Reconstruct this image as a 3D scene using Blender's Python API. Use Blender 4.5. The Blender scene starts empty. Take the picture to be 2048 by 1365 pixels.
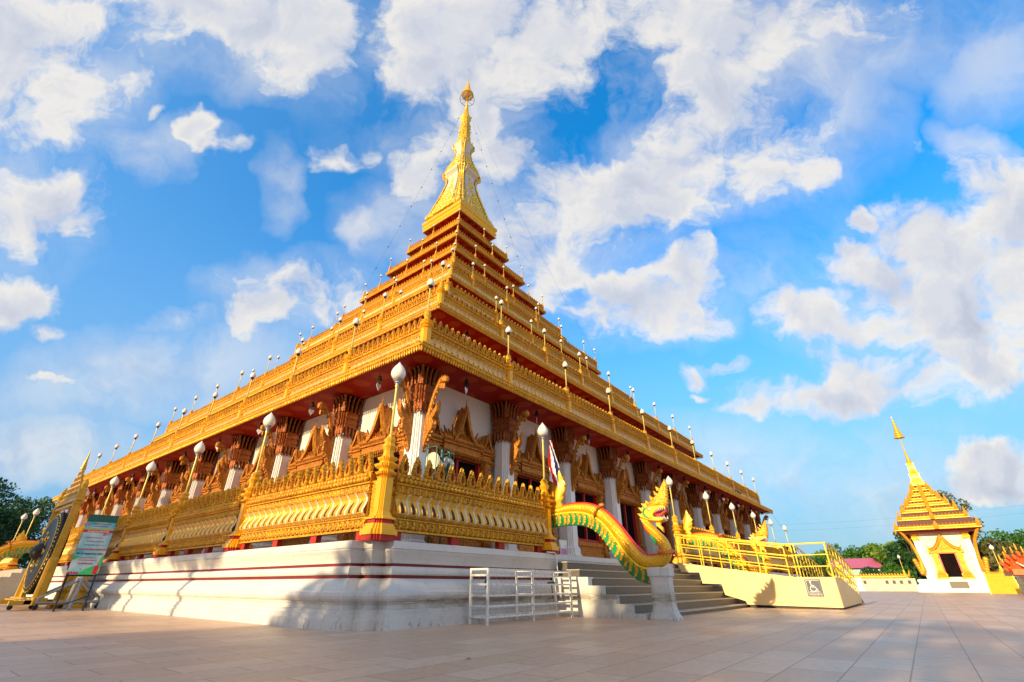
import bpy, math, random
import numpy as np
from mathutils import Vector, Matrix
R = math.radians
random.seed(7); RNG = np.random.default_rng(7)
scene = bpy.context.scene
COL = scene.collection

# ------------------------------------------------------------------ camera
PITCH = math.atan(488.5/926.5); HEAD = R(38.36)
cam_d = bpy.data.cameras.new('camera'); cam = bpy.data.objects.new('camera', cam_d); COL.objects.link(cam)
cam.location = (0, 0, 0.9)
cam.rotation_euler = (R(90)+PITCH, 0, HEAD-R(90))
cam_d.sensor_width = 36; cam_d.lens = 926.5/2048*36; cam_d.clip_end = 6000; cam_d.clip_start = 0.05
scene.camera = cam
scene.render.resolution_x = 1024; scene.render.resolution_y = 682
scene.view_settings.view_transform = 'Standard'; scene.view_settings.look = 'None'
scene.view_settings.exposure = 0.66; scene.view_settings.gamma = 1
# ------------------------------------------------------------------ sun
SUN_EL, TO_SUN = R(14.5), Vector((-1, 0.03, 0)).normalized()
sd = bpy.data.lights.new('sun', 'SUN'); sd.energy = 4.2; sd.angle = R(0.5); sd.color = (1.0, 0.76, 0.42)
so = bpy.data.objects.new('sun', sd); COL.objects.link(so)
tosun = Vector((TO_SUN.x*math.cos(SUN_EL), TO_SUN.y*math.cos(SUN_EL), math.sin(SUN_EL)))
so.rotation_euler = tosun.to_track_quat('Z', 'Y').to_euler(); so.location = (-60, 20, 40)

# ------------------------------------------------------------------ world: Nishita sky and a procedural cloud layer, both functions of direction only
def world():
    w = bpy.data.worlds.new('World'); scene.world = w; w.use_nodes = True
    nt = w.node_tree; N, L = nt.nodes, nt.links; N.clear()
    out = N.new('ShaderNodeOutputWorld'); bg = N.new('ShaderNodeBackground'); L.new(bg.outputs[0], out.inputs[0])
    def nd(t, **k):
        n = N.new(t)
        for a, b in k.items(): setattr(n, a, b)
        return n
    def put(sock, v):
        if hasattr(v, 'links') or isinstance(v, bpy.types.NodeSocket): L.new(v, sock)
        else: sock.default_value = v
    def M(op, a, b=0.0, c=None, clamp=False):
        n = nd('ShaderNodeMath', operation=op, use_clamp=clamp); put(n.inputs[0], a); put(n.inputs[1], b)
        if c is not None: put(n.inputs[2], c)
        return n.outputs[0]
    def VM(op, a, b=(0, 0, 0), s=None):
        n = nd('ShaderNodeVectorMath', operation=op); put(n.inputs[0], a); put(n.inputs[1], b)
        if s is not None: put(n.inputs[3], s)
        return n
    sky = nd('ShaderNodeTexSky', sky_type='NISHITA', sun_disc=False, sun_elevation=SUN_EL,
             sun_rotation=math.atan2(TO_SUN.x, TO_SUN.y), air_density=1.0, dust_density=0.4, ozone_density=2.5, altitude=200)
    tc = nd('ShaderNodeTexCoord'); D = tc.outputs['Generated']
    # a plane of directions facing the middle of this part of the sky
    cp, sp, ch, sh = math.cos(PITCH), math.sin(PITCH), math.cos(HEAD), math.sin(HEAD)
    fw = (ch*cp, sh*cp, sp); rt = (sh, -ch, 0.0); up = (-ch*sp, -sh*sp, cp)
    df = M('MAXIMUM', VM('DOT_PRODUCT', D, fw).outputs['Value'], 0.05)
    u = M('DIVIDE', VM('DOT_PRODUCT', D, rt).outputs['Value'], df)
    v = M('DIVIDE', VM('DOT_PRODUCT', D, up).outputs['Value'], df)
    cx = nd('ShaderNodeCombineXYZ'); L.new(u, cx.inputs[0]); L.new(v, cx.inputs[1]); P = cx.outputs[0]
    def noise(vec, scale, detail, rough, dist=0.0, col=False):
        n = nd('ShaderNodeTexNoise'); n.noise_dimensions = '2D'
        L.new(vec, n.inputs['Vector']); n.inputs['Scale'].default_value = scale; n.inputs['Detail'].default_value = detail
        n.inputs['Roughness'].default_value = rough; n.inputs['Distortion'].default_value = dist
        return n.outputs['Color' if col else 'Fac']
    wv = VM('SUBTRACT', noise(P, 5.0, 4, 0.6, 0, True), (0.5, 0.5, 0.5)).outputs[0]
    P2 = VM('MULTIPLY_ADD', wv, (0.16, 0.12, 0)); P2.inputs[2].default_value = (0, 0, 0); L.new(P, P2.inputs[2]); P2 = P2.outputs[0]
    # cloud banks: centre and half-axes in that plane, rotation, density
    F = 926.5
    blobs = [  # direction-plane centre x, y, half-axes, rotation (deg), density
        (50, 90, 190, 170, 0, 1.1), (70, 230, 110, 70, 0, .8), (50, 420, 120, 85, 0, 1.1), (140, 445, 50, 40, 0, .9), (30, 615, 90, 50, 0, .95), (90, 768, 60, 11, 0, .9), (100, 670, 40, 18, 0, .8),
        (540, 45, 210, 85, 0, 1.15), (610, 115, 95, 65, 0, 1.0), (430, 10, 150, 55, 0, 1.0),
        (900, 50, 190, 115, 0, 1.1), (840, 165, 110, 75, 0, 1.0), (960, 195, 110, 75, 0, 1.0), (1070, 90, 150, 110, 0, 1.1), (850, 345, 70, 85, 0, 1.0), (900, 285, 90, 50, 0, 1.0), (1005, 310, 70, 60, 0, .9),
        (1140, 370, 120, 85, 0, 1.15), (1090, 480, 110, 95, 0, 1.15), (1210, 420, 130, 95, 0, 1.15), (1300, 380, 130, 80, 0, 1.1), (1370, 290, 110, 120, 0, 1.15), (1400, 170, 130, 120, 0, 1.1), (1340, 50, 220, 75, 0, 1.0), (1570, 55, 290, 65, 0, .95), (1500, 265, 150, 100, 0, .95), (1540, 340, 130, 45, 0, .85), (1090, 570, 55, 60, 0, .95), (1450, 90, 160, 80, 0, .8),
        (1300, 605, 140, 60, -12, 1.15), (1370, 550, 80, 55, 0, 1.1), (1190, 625, 60, 38, 0, .95),
        (2010, 420, 130, 100, 0, 1.15), (1900, 505, 160, 85, -25, 1.2), (1760, 570, 150, 65, -12, 1.15), (1620, 625, 120, 50, -10, 1.1), (1720, 650, 190, 55, -6, 1.0), (1890, 610, 200, 110, -15, 1.2), (2010, 570, 110, 130, 0, 1.1), (1640, 790, 190, 36, -3, 1.05), (1790, 755, 160, 52, -10, 1.05), (1910, 730, 160, 60, -12, 1.0), (1530, 805, 90, 22, 0, .95), (1980, 690, 120, 70, 0, .9),
        (1690, 500, 45, 32, 0, .95), (1740, 430, 32, 26, 0, .95), (1445, 733, 42, 16, 0, .9), (1390, 755, 34, 20, 0, .85), (1395, 792, 30, 10, 0, .8),
        (620, 580, 120, 55, -8, 1.1), (530, 620, 75, 42, 0, 1.05), (488, 645, 36, 45, 0, .95),
        (400, 255, 40, 28, 20, 1.05), (428, 290, 28, 22, 0, .95), (472, 285, 24, 17, 0, .85), (690, 312, 60, 27, 0, .85), (742, 300, 28, 22, 0, .85), (318, 213, 20, 16, 0, .75),
        (2000, 950, 110, 50, -10, 1.2), (1940, 975, 70, 26, 0, 1.0)]
    soft = [(950, 150, 330, 190, 0, .75), (1450, 200, 330, 230, 0, .75), (1130, 450, 260, 170, 0, .7), (1850, 620, 360, 170, -15, .65), (560, 70, 300, 120, 0, .6), (80, 250, 170, 300, 0, .6), (1290, 600, 220, 90, 0, .6), (600, 590, 190, 80, 0, .55), (350, 640, 80, 24, 0, .9), (738, 460, 50, 55, -30, .7), (210, 330, 230, 70, 15, .6), (300, 745, 330, 90, 8, .55), (1500, 70, 460, 130, 0, .65), (1500, 560, 90, 40, -20, .7), (560, 370, 60, 90, 0, .5), (60, 900, 240, 70, 0, .6), (1600, 960, 420, 130, 0, .5), (1980, 110, 120, 130, 0, .5), (1980, 310, 120, 50, -30, .55), (150, 180, 160, 120, 0, .6), (1200, 560, 160, 50, -20, .6), (900, 450, 200, 120, 0, .6)]
    holes = [(1235, 190, 75, 120, 0, 1.0), (1330, 240, 50, 70, 0, .35), (1075, 240, 60, 50, 0, .5)]
    def field(vec, lst):
        acc = None
        for (px, py, rx, ry, ro, s) in lst:
            c = ((px-1024)/F, (682.5-py)/F, 0); rx, ry = rx/F, ry/F; a = R(ro)
            d = VM('SUBTRACT', vec, c).outputs[0]
            a1 = VM('DOT_PRODUCT', d, (math.cos(a)/rx, math.sin(a)/rx, 0)).outputs['Value']
            a2 = VM('DOT_PRODUCT', d, (-math.sin(a)/ry, math.cos(a)/ry, 0)).outputs['Value']
            r2 = M('MULTIPLY_ADD', a2, a2, M('MULTIPLY', a1, a1))
            b = M('MULTIPLY', M('SUBTRACT', 1.15, M('MULTIPLY', r2, 0.74), clamp=False), s)
            acc = b if acc is None else M('MAXIMUM', acc, b)
        return acc
    fld = M('MAXIMUM', field(P2, blobs), -0.9)
    sft = M('MAXIMUM', field(P2, soft), 0.0)
    hol = M('MAXIMUM', field(P2, holes), 0.0)
    base = M('SUBTRACT', fld, M('MULTIPLY', hol, 0.8))
    n1 = noise(P2, 5.5, 10, 0.62)
    mpz = nd('ShaderNodeMapping'); L.new(P2, mpz.inputs[0]); mpz.inputs['Rotation'].default_value = (0, 0, R(-28)); mpz.inputs['Scale'].default_value = (1.0, 2.6, 1)
    n2 = noise(mpz.outputs[0], 3.0, 7, 0.62)
    dens = M('MULTIPLY_ADD', M('SUBTRACT', n1, 0.5), 3.1, base)
    dens = M('MULTIPLY_ADD', M('SUBTRACT', n2, 0.5), 1.9, dens)
    # the rest of the sky dome: broken cloud added out of view to warm the fill light, from the same kind of noise
    n3 = nd('ShaderNodeTexNoise'); L.new(D, n3.inputs['Vector']); n3.inputs['Scale'].default_value = 2.2; n3.inputs['Detail'].default_value = 5
    far = nd('ShaderNodeMapRange'); L.new(VM('DOT_PRODUCT', D, fw).outputs['Value'], far.inputs['Value']); far.inputs['From Min'].default_value = 0.45; far.inputs['From Max'].default_value = 0.15
    rest = M('MULTIPLY_ADD', M('SUBTRACT', n3.outputs['Fac'], 0.44), 9.0, 0.7)
    dens = M('ADD', M('MULTIPLY', dens, M('SUBTRACT', 1.0, far.outputs[0])), M('MULTIPLY', rest, far.outputs[0]))
    mr = nd('ShaderNodeMapRange', interpolation_type='SMOOTHSTEP'); L.new(dens, mr.inputs['Value'])
    mr.inputs['From Min'].default_value = -0.12; mr.inputs['From Max'].default_value = 1.15
    ns = noise(P2, 2.6, 6, 0.6)
    veilc = M('MULTIPLY', M('MULTIPLY', sft, M('MULTIPLY_ADD', M('SUBTRACT', ns, 0.42), 3.5, 0.3, clamp=True)), 0.95, clamp=True)
    cover = M('MULTIPLY', M('MAXIMUM', mr.outputs[0], veilc), 0.97)
    # sunlit side of each bank versus its grey body: compare the density with that a little towards the sun
    P3 = VM('ADD', P2, (-0.035, 0.035, 0)).outputs[0]
    n1b = noise(P3, 5.5, 6, 0.55)
    n1c = noise(P2, 5.5, 6, 0.55)
    lit = M('MULTIPLY_ADD', M('SUBTRACT', n2, 0.5), 0.9, M('MULTIPLY_ADD', M('SUBTRACT', n1c, n1b), 1.7, 0.80), clamp=True)
    thick = nd('ShaderNodeMapRange', interpolation_type='SMOOTHSTEP'); L.new(dens, thick.inputs['Value'])
    thick.inputs['From Min'].default_value = 0.55; thick.inputs['From Max'].default_value = 1.7
    lit = M('SUBTRACT', lit, M('MULTIPLY', thick.outputs[0], 0.46), clamp=True)
    cr = nd('ShaderNodeValToRGB'); L.new(lit, cr.inputs[0])
    cr.color_ramp.elements[0].color = (0.34, 0.375, 0.45, 1); cr.color_ramp.elements[1].color = (0.66, 0.63, 0.58, 1); cr.color_ramp.elements[1].position = 0.90
    e = cr.color_ramp.elements.new(0.42); e.color = (0.46, 0.48, 0.54, 1)
    # sky colour: the physical sky, richer (the air here is rain-washed), paling and greying to the horizon
    hs = nd('ShaderNodeHueSaturation'); hs.inputs['Saturation'].default_value = 1.35; hs.inputs['Hue'].default_value = 0.478; hs.inputs['Value'].default_value = 1.0
    L.new(sky.outputs[0], hs.inputs['Color'])
    skc = nd('ShaderNodeMix', data_type='RGBA', blend_type='MULTIPLY'); skc.inputs[0].default_value = 1
    L.new(hs.outputs[0], skc.inputs[6]); skc.inputs[7].default_value = (0.040, 0.195, 0.275, 1)
    sz = nd('ShaderNodeSeparateXYZ'); L.new(D, sz.inputs[0])
    hz = nd('ShaderNodeMapRange', interpolation_type='SMOOTHSTEP'); L.new(sz.outputs[2], hz.inputs['Value']); hz.inputs['From Min'].default_value = 0.72; hz.inputs['From Max'].default_value = 0.0; hz.inputs['To Max'].default_value = 0.95
    sk2 = nd('ShaderNodeMix', data_type='RGBA', blend_type='MIX'); L.new(hz.outputs[0], sk2.inputs[0]); L.new(skc.outputs[2], sk2.inputs[6]); sk2.inputs[7].default_value = (0.255, 0.39, 0.50, 1)
    # thin high veil, stronger on the sunward side
    veil = nd('ShaderNodeMapRange', interpolation_type='SMOOTHSTEP'); L.new(VM('DOT_PRODUCT', D, tuple(TO_SUN)).outputs['Value'], veil.inputs['Value']); veil.inputs['From Min'].default_value = -0.75; veil.inputs['From Max'].default_value = 0.55; veil.inputs['To Max'].default_value = 0.70
    sk3 = nd('ShaderNodeMix', data_type='RGBA', blend_type='MIX'); L.new(veil.outputs[0], sk3.inputs[0]); L.new(sk2.outputs[2], sk3.inputs[6]); sk3.inputs[7].default_value = (0.13, 0.31, 0.60, 1)
    SKY = sk3.outputs[2]
    cl = nd('ShaderNodeMix', data_type='RGBA', blend_type='MIX')
    L.new(cover, cl.inputs[0]); L.new(SKY, cl.inputs[6]); L.new(cr.outputs[0], cl.inputs[7])
    L.new(cl.outputs[2], bg.inputs['Color']); bg.inputs['Strength'].default_value = 0.9
world()

# ------------------------------------------------------------------ materials
MATS = {}
def mat(name, col, rough=0.5, metal=0.0, var=0.15, vscale=3.0, bump=0.0, bscale=40.0, col2=None, c2amt=0.0, c2scale=1.0, coat=0.0, kind=None):
    if name in MATS: return MATS[name]
    m = bpy.data.materials.new(name); MATS[name] = m; m.use_nodes = True
    nt = m.node_tree; N, L = nt.nodes, nt.links
    b = N['Principled BSDF']; b.inputs['Roughness'].default_value = rough; b.inputs['Metallic'].default_value = metal
    b.inputs['Coat Weight'].default_value = coat
    tc = N.new('ShaderNodeTexCoord'); V = tc.outputs['Object']
    def noise(s, d=5, r=0.6):
        n = N.new('ShaderNodeTexNoise'); n.inputs['Scale'].default_value = s; n.inputs['Detail'].default_value = d; n.inputs['Roughness'].default_value = r
        L.new(V, n.inputs['Vector']); return n.outputs['Fac']
    def mr(v, a, b_, c, d):
        n = N.new('ShaderNodeMapRange'); L.new(v, n.inputs[0])
        for i, x in enumerate((a, b_, c, d)): n.inputs[1+i].default_value = x
        return n.outputs[0]
    f = mr(noise(vscale), 0.3, 0.7, 1-var, 1+var)
    mx = N.new('ShaderNodeVectorMath'); mx.operation = 'SCALE'; mx.inputs[0].default_value = col; L.new(f, mx.inputs[3])
    c = mx.outputs[0]
    if col2 is not None:
        k = N.new('ShaderNodeMix'); k.data_type = 'RGBA'
        L.new(mr(noise(c2scale, 8, 0.7), 0.5-0.12+0.1*(1-c2amt), 0.62+0.1*(1-c2amt), 0, c2amt), k.inputs[0]); L.new(c, k.inputs[6]); k.inputs[7].default_value = (*col2, 1)
        c = k.outputs[2]
    L.new(c, b.inputs['Base Color'])
    if bump:
        bp = N.new('ShaderNodeBump'); bp.inputs['Strength'].default_value = bump; bp.inputs['Distance'].default_value = 0.02
        if kind == 'carve':
            vo = N.new('ShaderNodeTexVoronoi'); vo.inputs['Scale'].default_value = bscale; L.new(V, vo.inputs['Vector']); L.new(vo.outputs['Distance'], bp.inputs['Height'])
            r2 = mr(vo.outputs['Distance'], 0.0, 0.5, rough, min(1, rough+0.15)); L.new(r2, b.inputs['Roughness'])
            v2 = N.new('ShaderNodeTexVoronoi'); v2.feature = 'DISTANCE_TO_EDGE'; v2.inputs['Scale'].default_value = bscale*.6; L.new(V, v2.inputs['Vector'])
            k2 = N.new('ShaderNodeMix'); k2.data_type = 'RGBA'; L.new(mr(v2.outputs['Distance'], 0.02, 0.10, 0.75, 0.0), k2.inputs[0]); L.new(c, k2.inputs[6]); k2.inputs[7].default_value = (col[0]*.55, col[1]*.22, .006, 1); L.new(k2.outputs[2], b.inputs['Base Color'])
        else:
            L.new(noise(bscale, 4), bp.inputs['Height'])
        L.new(bp.outputs[0], b.inputs['Normal'])
    return m
GOLD   = mat('gold_paint', (0.80, 0.44, 0.020), 0.40, 0.40, 0.16, 2.0, 0.6, 16, col2=(0.50, 0.27, 0.03), c2amt=.65, c2scale=.35, kind='carve')
GOLDS  = mat('gold_plain', (0.84, 0.46, 0.020), 0.34, 0.30, 0.10, 3.0, 0.15, 30)
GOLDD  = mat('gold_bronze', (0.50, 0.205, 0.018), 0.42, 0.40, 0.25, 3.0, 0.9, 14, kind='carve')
GOLDB  = mat('gold_bright', (0.86, 0.62, 0.06), 0.30, 0.45, 0.12, 1.0, 0.9, 5, kind='carve')
CREAM  = mat('cream_gold', (0.72, 0.52, 0.20), 0.45, 0.10, 0.12, 3.0)
YPANEL = mat('yellow_panel', (0.78, 0.46, 0.06), 0.35, 0.20, 0.10, 2.0)
WHITEG = mat('white_rib', (0.72, 0.66, 0.50), 0.45, 0.0, 0.10, 3.0)
MAROON = mat('maroon_hole', (0.085, 0.010, 0.005), 0.6, 0.0, 0.1, 5.0)
RED    = mat('red_paint', (0.40, 0.018, 0.009), 0.6, 0.0, 0.12, 2.0)
REDBR  = mat('bright_red', (0.72, 0.02, 0.015), 0.35, 0.0, 0.1, 2.0)
GREEN  = mat('green_glaze', (0.01, 0.30, 0.09), 0.3, 0.0, 0.15, 4.0, coat=0.3)
DARK   = mat('unlit_dark', (0.010, 0.005, 0.005), 0.9, 0, 0.3, 1.0); DARK.node_tree.nodes['Principled BSDF'].inputs['Specular IOR Level'].default_value = 0.05  # near-black colour standing for unlit insides and deep gaps
IRON   = mat('dark_metal', (0.03, 0.025, 0.025), 0.45, 0.6, 0.2, 5.0)
GREYM  = mat('grey_metal', (0.35, 0.35, 0.36), 0.45, 0.5, 0.2, 5.0)
GLOBE  = mat('opal_glass', (0.80, 0.77, 0.70), 0.25, 0, 0.05, 6.0, coat=0.3)
WALLW  = mat('white_wall', (0.74, 0.70, 0.66), 0.6, 0, 0.06, 0.7)
PILL   = mat('white_pillar', (0.78, 0.78, 0.77), 0.5, 0, 0.05, 1.0)
TOOTH  = mat('tooth_white', (0.85, 0.83, 0.78), 0.3)
BLACKG = mat('gong_black', (0.035, 0.030, 0.026), 0.36, 0.7, 0.25, 3.0, 0.2, 9)
GOLDY  = mat('gold_olive', (0.60, 0.36, 0.03), 0.38, 0.25, 0.15, 3.0, 0.25, 20)
def stained_white():
    m = mat('white_plaster', (0.66, 0.65, 0.63), 0.55, 0, 0.05, 0.8, 0.25, 25)
    nt = m.node_tree; N, L = nt.nodes, nt.links; b = N['Principled BSDF']
    src = b.inputs['Base Color'].links[0].from_socket
    g = N.new('ShaderNodeNewGeometry'); sp = N.new('ShaderNodeSeparateXYZ'); L.new(g.outputs['Position'], sp.inputs[0])
    def noise(scale, vec=(1, 1, 1), d=8):
        mp = N.new('ShaderNodeMapping'); mp.inputs['Scale'].default_value = vec; L.new(g.outputs['Position'], mp.inputs[0])
        n = N.new('ShaderNodeTexNoise'); n.inputs['Scale'].default_value = scale; n.inputs['Detail'].default_value = d; n.inputs['Roughness'].default_value = 0.7; L.new(mp.outputs[0], n.inputs['Vector']); return n.outputs['Fac']
    def mr(v, a, b_, c, d):
        n = N.new('ShaderNodeMapRange'); n.interpolation_type = 'SMOOTHSTEP'; L.new(v, n.inputs[0])
        for i, x in enumerate((a, b_, c, d)): n.inputs[1+i].default_value = x
        return n.outputs[0]
    def mul(a, b_):
        n = N.new('ShaderNodeMath'); n.operation = 'MULTIPLY'; L.new(a, n.inputs[0])
        if isinstance(b_, float): n.inputs[1].default_value = b_
        else: L.new(b_, n.inputs[1])
        return n.outputs[0]
    # mould under the ledges and torus, stronger beyond the near corner, grime specks low down
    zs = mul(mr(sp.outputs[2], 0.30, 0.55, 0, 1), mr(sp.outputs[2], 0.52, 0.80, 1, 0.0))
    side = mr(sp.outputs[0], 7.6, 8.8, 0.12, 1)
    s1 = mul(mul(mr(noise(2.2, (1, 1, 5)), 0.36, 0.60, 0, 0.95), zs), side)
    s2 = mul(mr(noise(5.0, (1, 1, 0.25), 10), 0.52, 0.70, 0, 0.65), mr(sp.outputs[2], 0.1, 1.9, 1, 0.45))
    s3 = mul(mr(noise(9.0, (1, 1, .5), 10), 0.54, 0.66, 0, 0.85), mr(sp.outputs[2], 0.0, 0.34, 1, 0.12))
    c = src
    s4 = mul(mul(mr(noise(0.8, (1, 1, 2)), 0.35, 0.65, 0.25, 0.75), mr(sp.outputs[2], 1.0, 0.8, 0, 1)), side)  # greyer wash over the lower part, stronger beyond the near corner
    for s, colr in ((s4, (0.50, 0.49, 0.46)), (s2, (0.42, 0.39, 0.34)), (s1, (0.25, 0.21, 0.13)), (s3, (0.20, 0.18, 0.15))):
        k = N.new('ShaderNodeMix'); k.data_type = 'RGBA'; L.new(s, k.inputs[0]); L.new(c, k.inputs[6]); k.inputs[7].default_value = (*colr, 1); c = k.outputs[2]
    for l in list(b.inputs['Base Color'].links): L.remove(l)
    L.new(c, b.inputs['Base Color'])
    return m
PLAS = stained_white()
def soffit_mat():
    m = mat('red_soffit', (0.30, 0.010, 0.004), 0.6, 0, 0.08, 1.5)
    nt = m.node_tree; N, L = nt.nodes, nt.links; b = N['Principled BSDF']
    src = b.inputs['Base Color'].links[0].from_socket
    tc = N.new('ShaderNodeTexCoord'); mp = N.new('ShaderNodeMapping'); mp.inputs['Scale'].default_value = (1/1.2, 1/1.2, 0); L.new(tc.outputs['Object'], mp.inputs[0])
    fr = N.new('ShaderNodeVectorMath'); fr.operation = 'FRACTION'; L.new(mp.outputs[0], fr.inputs[0])
    sb = N.new('ShaderNodeVectorMath'); sb.operation = 'SUBTRACT'; L.new(fr.outputs[0], sb.inputs[0]); sb.inputs[1].default_value = (.5, .5, 0)
    ln = N.new('ShaderNodeVectorMath'); ln.operation = 'LENGTH'; L.new(sb.outputs[0], ln.inputs[0])
    r = N.new('ShaderNodeMapRange'); L.new(ln.outputs['Value'], r.inputs[0])
    for i, x in enumerate((0.26, 0.31, 0.75, 0.0)): r.inputs[1+i].default_value = x
    k = N.new('ShaderNodeMix'); k.data_type = 'RGBA'; L.new(r.outputs[0], k.inputs[0]); L.new(src, k.inputs[6]); k.inputs[7].default_value = (0.40, 0.060, 0.010, 1)
    for l in list(b.inputs['Base Color'].links): L.remove(l)
    L.new(k.outputs[2], b.inputs['Base Color']); return m
SOFF = soffit_mat(); SOFF.node_tree.nodes['Principled BSDF'].inputs['Specular IOR Level'].default_value = 0.15
def scale_mat():
    m = mat('gold_scales', (0.86, 0.45, 0.02), 0.27, 0.35, 0.12, 4.0)
    nt = m.node_tree; N, L = nt.nodes, nt.links; b = N['Principled BSDF']
    tc = N.new('ShaderNodeTexCoord'); mp = N.new('ShaderNodeMapping'); mp.inputs['Rotation'].default_value = (R(45), 0, 0); mp.inputs['Scale'].default_value = (6, 13, 13); L.new(tc.outputs['Object'], mp.inputs[0])
    vo = N.new('ShaderNodeTexVoronoi'); vo.inputs['Scale'].default_value = 1.0; vo.inputs['Randomness'].default_value = 0.15; L.new(mp.outputs[0], vo.inputs['Vector'])
    bp = N.new('ShaderNodeBump'); bp.inputs['Strength'].default_value = 1; bp.inputs['Distance'].default_value = 0.03; bp.invert = True; L.new(vo.outputs['Distance'], bp.inputs['Height']); L.new(bp.outputs[0], b.inputs['Normal'])
    return m
SCALES = scale_mat()
def tile_mat():
    m = bpy.data.materials.new('plaza_tiles'); m.use_nodes = True; nt = m.node_tree; N, L = nt.nodes, nt.links; b = N['Principled BSDF']
    g = N.new('ShaderNodeNewGeometry')
    mp = N.new('ShaderNodeMapping'); mp.inputs['Location'].default_value = (0.25, 0.17, 0); L.new(g.outputs['Position'], mp.inputs[0])
    def brick(c1, c2, mo, off, w=1.2, h=0.6, ms=0.008):
        k = N.new('ShaderNodeTexBrick'); L.new(mp.outputs[0], k.inputs['Vector']); k.offset = off; k.inputs['Scale'].default_value = 1.0
        k.squash = 1.0; k.inputs['Brick Width'].default_value = w; k.inputs['Row Height'].default_value = h; k.inputs['Mortar Size'].default_value = ms; k.inputs['Mortar Smooth'].default_value = 0.1; k.inputs['Bias'].default_value = -0.15
        k.inputs['Color1'].default_value = c1; k.inputs['Color2'].default_value = c2; k.inputs['Mortar'].default_value = mo; return k
    k = brick((0.62, 0.395, 0.250, 1), (0.76, 0.545, 0.375, 1), (0.25, 0.15, 0.09, 1), 0.5)
    n = N.new('ShaderNodeTexNoise'); n.inputs['Scale'].default_value = 0.35; n.inputs['Detail'].default_value = 6; L.new(g.outputs['Position'], n.inputs['Vector'])
    n2 = N.new('ShaderNodeTexNoise'); n2.inputs['Scale'].default_value = 9; n2.inputs['Detail'].default_value = 8; n2.inputs['Roughness'].default_value = 0.7; L.new(g.outputs['Position'], n2.inputs['Vector'])
    r = N.new('ShaderNodeMapRange'); L.new(n.outputs[0], r.inputs[0])
    for i, x in enumerate((0.35, 0.68, 0.0, 0.45)): r.inputs[1+i].default_value = x
    mx = N.new('ShaderNodeMix'); mx.data_type = 'RGBA'; L.new(r.outputs[0], mx.inputs[0]); L.new(k.outputs['Color'], mx.inputs[6]); mx.inputs[7].default_value = (0.66, 0.44, 0.295, 1)
    r2 = N.new('ShaderNodeMapRange'); L.new(n2.outputs[0], r2.inputs[0])
    for i, x in enumerate((0.3, 0.7, 0.84, 1.10)): r2.inputs[1+i].default_value = x
    sc = N.new('ShaderNodeVectorMath'); sc.operation = 'SCALE'; L.new(mx.outputs[2], sc.inputs[0]); L.new(r2.outputs[0], sc.inputs[3])
    L.new(sc.outputs[0], b.inputs['Base Color'])
    rr = N.new('ShaderNodeMapRange'); L.new(n.outputs[0], rr.inputs[0])
    for i, x in enumerate((0.3, 0.7, 0.34, 0.55)): rr.inputs[1+i].default_value = x
    L.new(rr.outputs[0], b.inputs['Roughness'])
    bp = N.new('ShaderNodeBump'); bp.inputs['Strength'].default_value = 0.4; bp.inputs['Distance'].default_value = 0.004; L.new(k.outputs['Fac'], bp.inputs['Height']); bp.invert = True; L.new(bp.outputs[0], b.inputs['Normal'])
    return m
TILES = tile_mat()
def granite():
    m = bpy.data.materials.new('granite_risers'); m.use_nodes = True; nt = m.node_tree; N, L = nt.nodes, nt.links; b = N['Principled BSDF']; b.inputs['Roughness'].default_value = 0.45
    g = N.new('ShaderNodeNewGeometry'); sp = N.new('ShaderNodeSeparateXYZ'); L.new(g.outputs['Position'], sp.inputs[0])
    n = N.new('ShaderNodeTexNoise'); n.inputs['Scale'].default_value = 30; n.inputs['Detail'].default_value = 6; L.new(g.outputs['Position'], n.inputs['Vector'])
    # tile joints every 0.3 m along the step
    ad = N.new('ShaderNodeMath'); ad.operation = 'ADD'; L.new(sp.outputs[0], ad.inputs[0]); ad.inputs[1].default_value = 0.0
    md = N.new('ShaderNodeMath'); md.operation = 'PINGPONG'; L.new(ad.outputs[0], md.inputs[0]); md.inputs[1].default_value = 0.15
    jt = N.new('ShaderNodeMath'); jt.operation = 'LESS_THAN'; L.new(md.outputs[0], jt.inputs[0]); jt.inputs[1].default_value = 0.004
    cr = N.new('ShaderNodeValToRGB'); L.new(n.outputs[0], cr.inputs[0]); cr.color_ramp.elements[0].position = .3; cr.color_ramp.elements[0].color = (0.060, 0.052, 0.040, 1); cr.color_ramp.elements[1].position = .7; cr.color_ramp.elements[1].color = (0.15, 0.13, 0.10, 1)
    k = N.new('ShaderNodeMix'); k.data_type = 'RGBA'; L.new(jt.outputs[0], k.inputs[0]); L.new(cr.outputs[0], k.inputs[6]); k.inputs[7].default_value = (0.03, 0.03, 0.025, 1); L.new(k.outputs[2], b.inputs['Base Color'])
    return m
GRAN = granite()
NOSE = mat('granite_nosing', (0.46, 0.41, 0.34), 0.4, 0, 0.15, 10)
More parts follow.
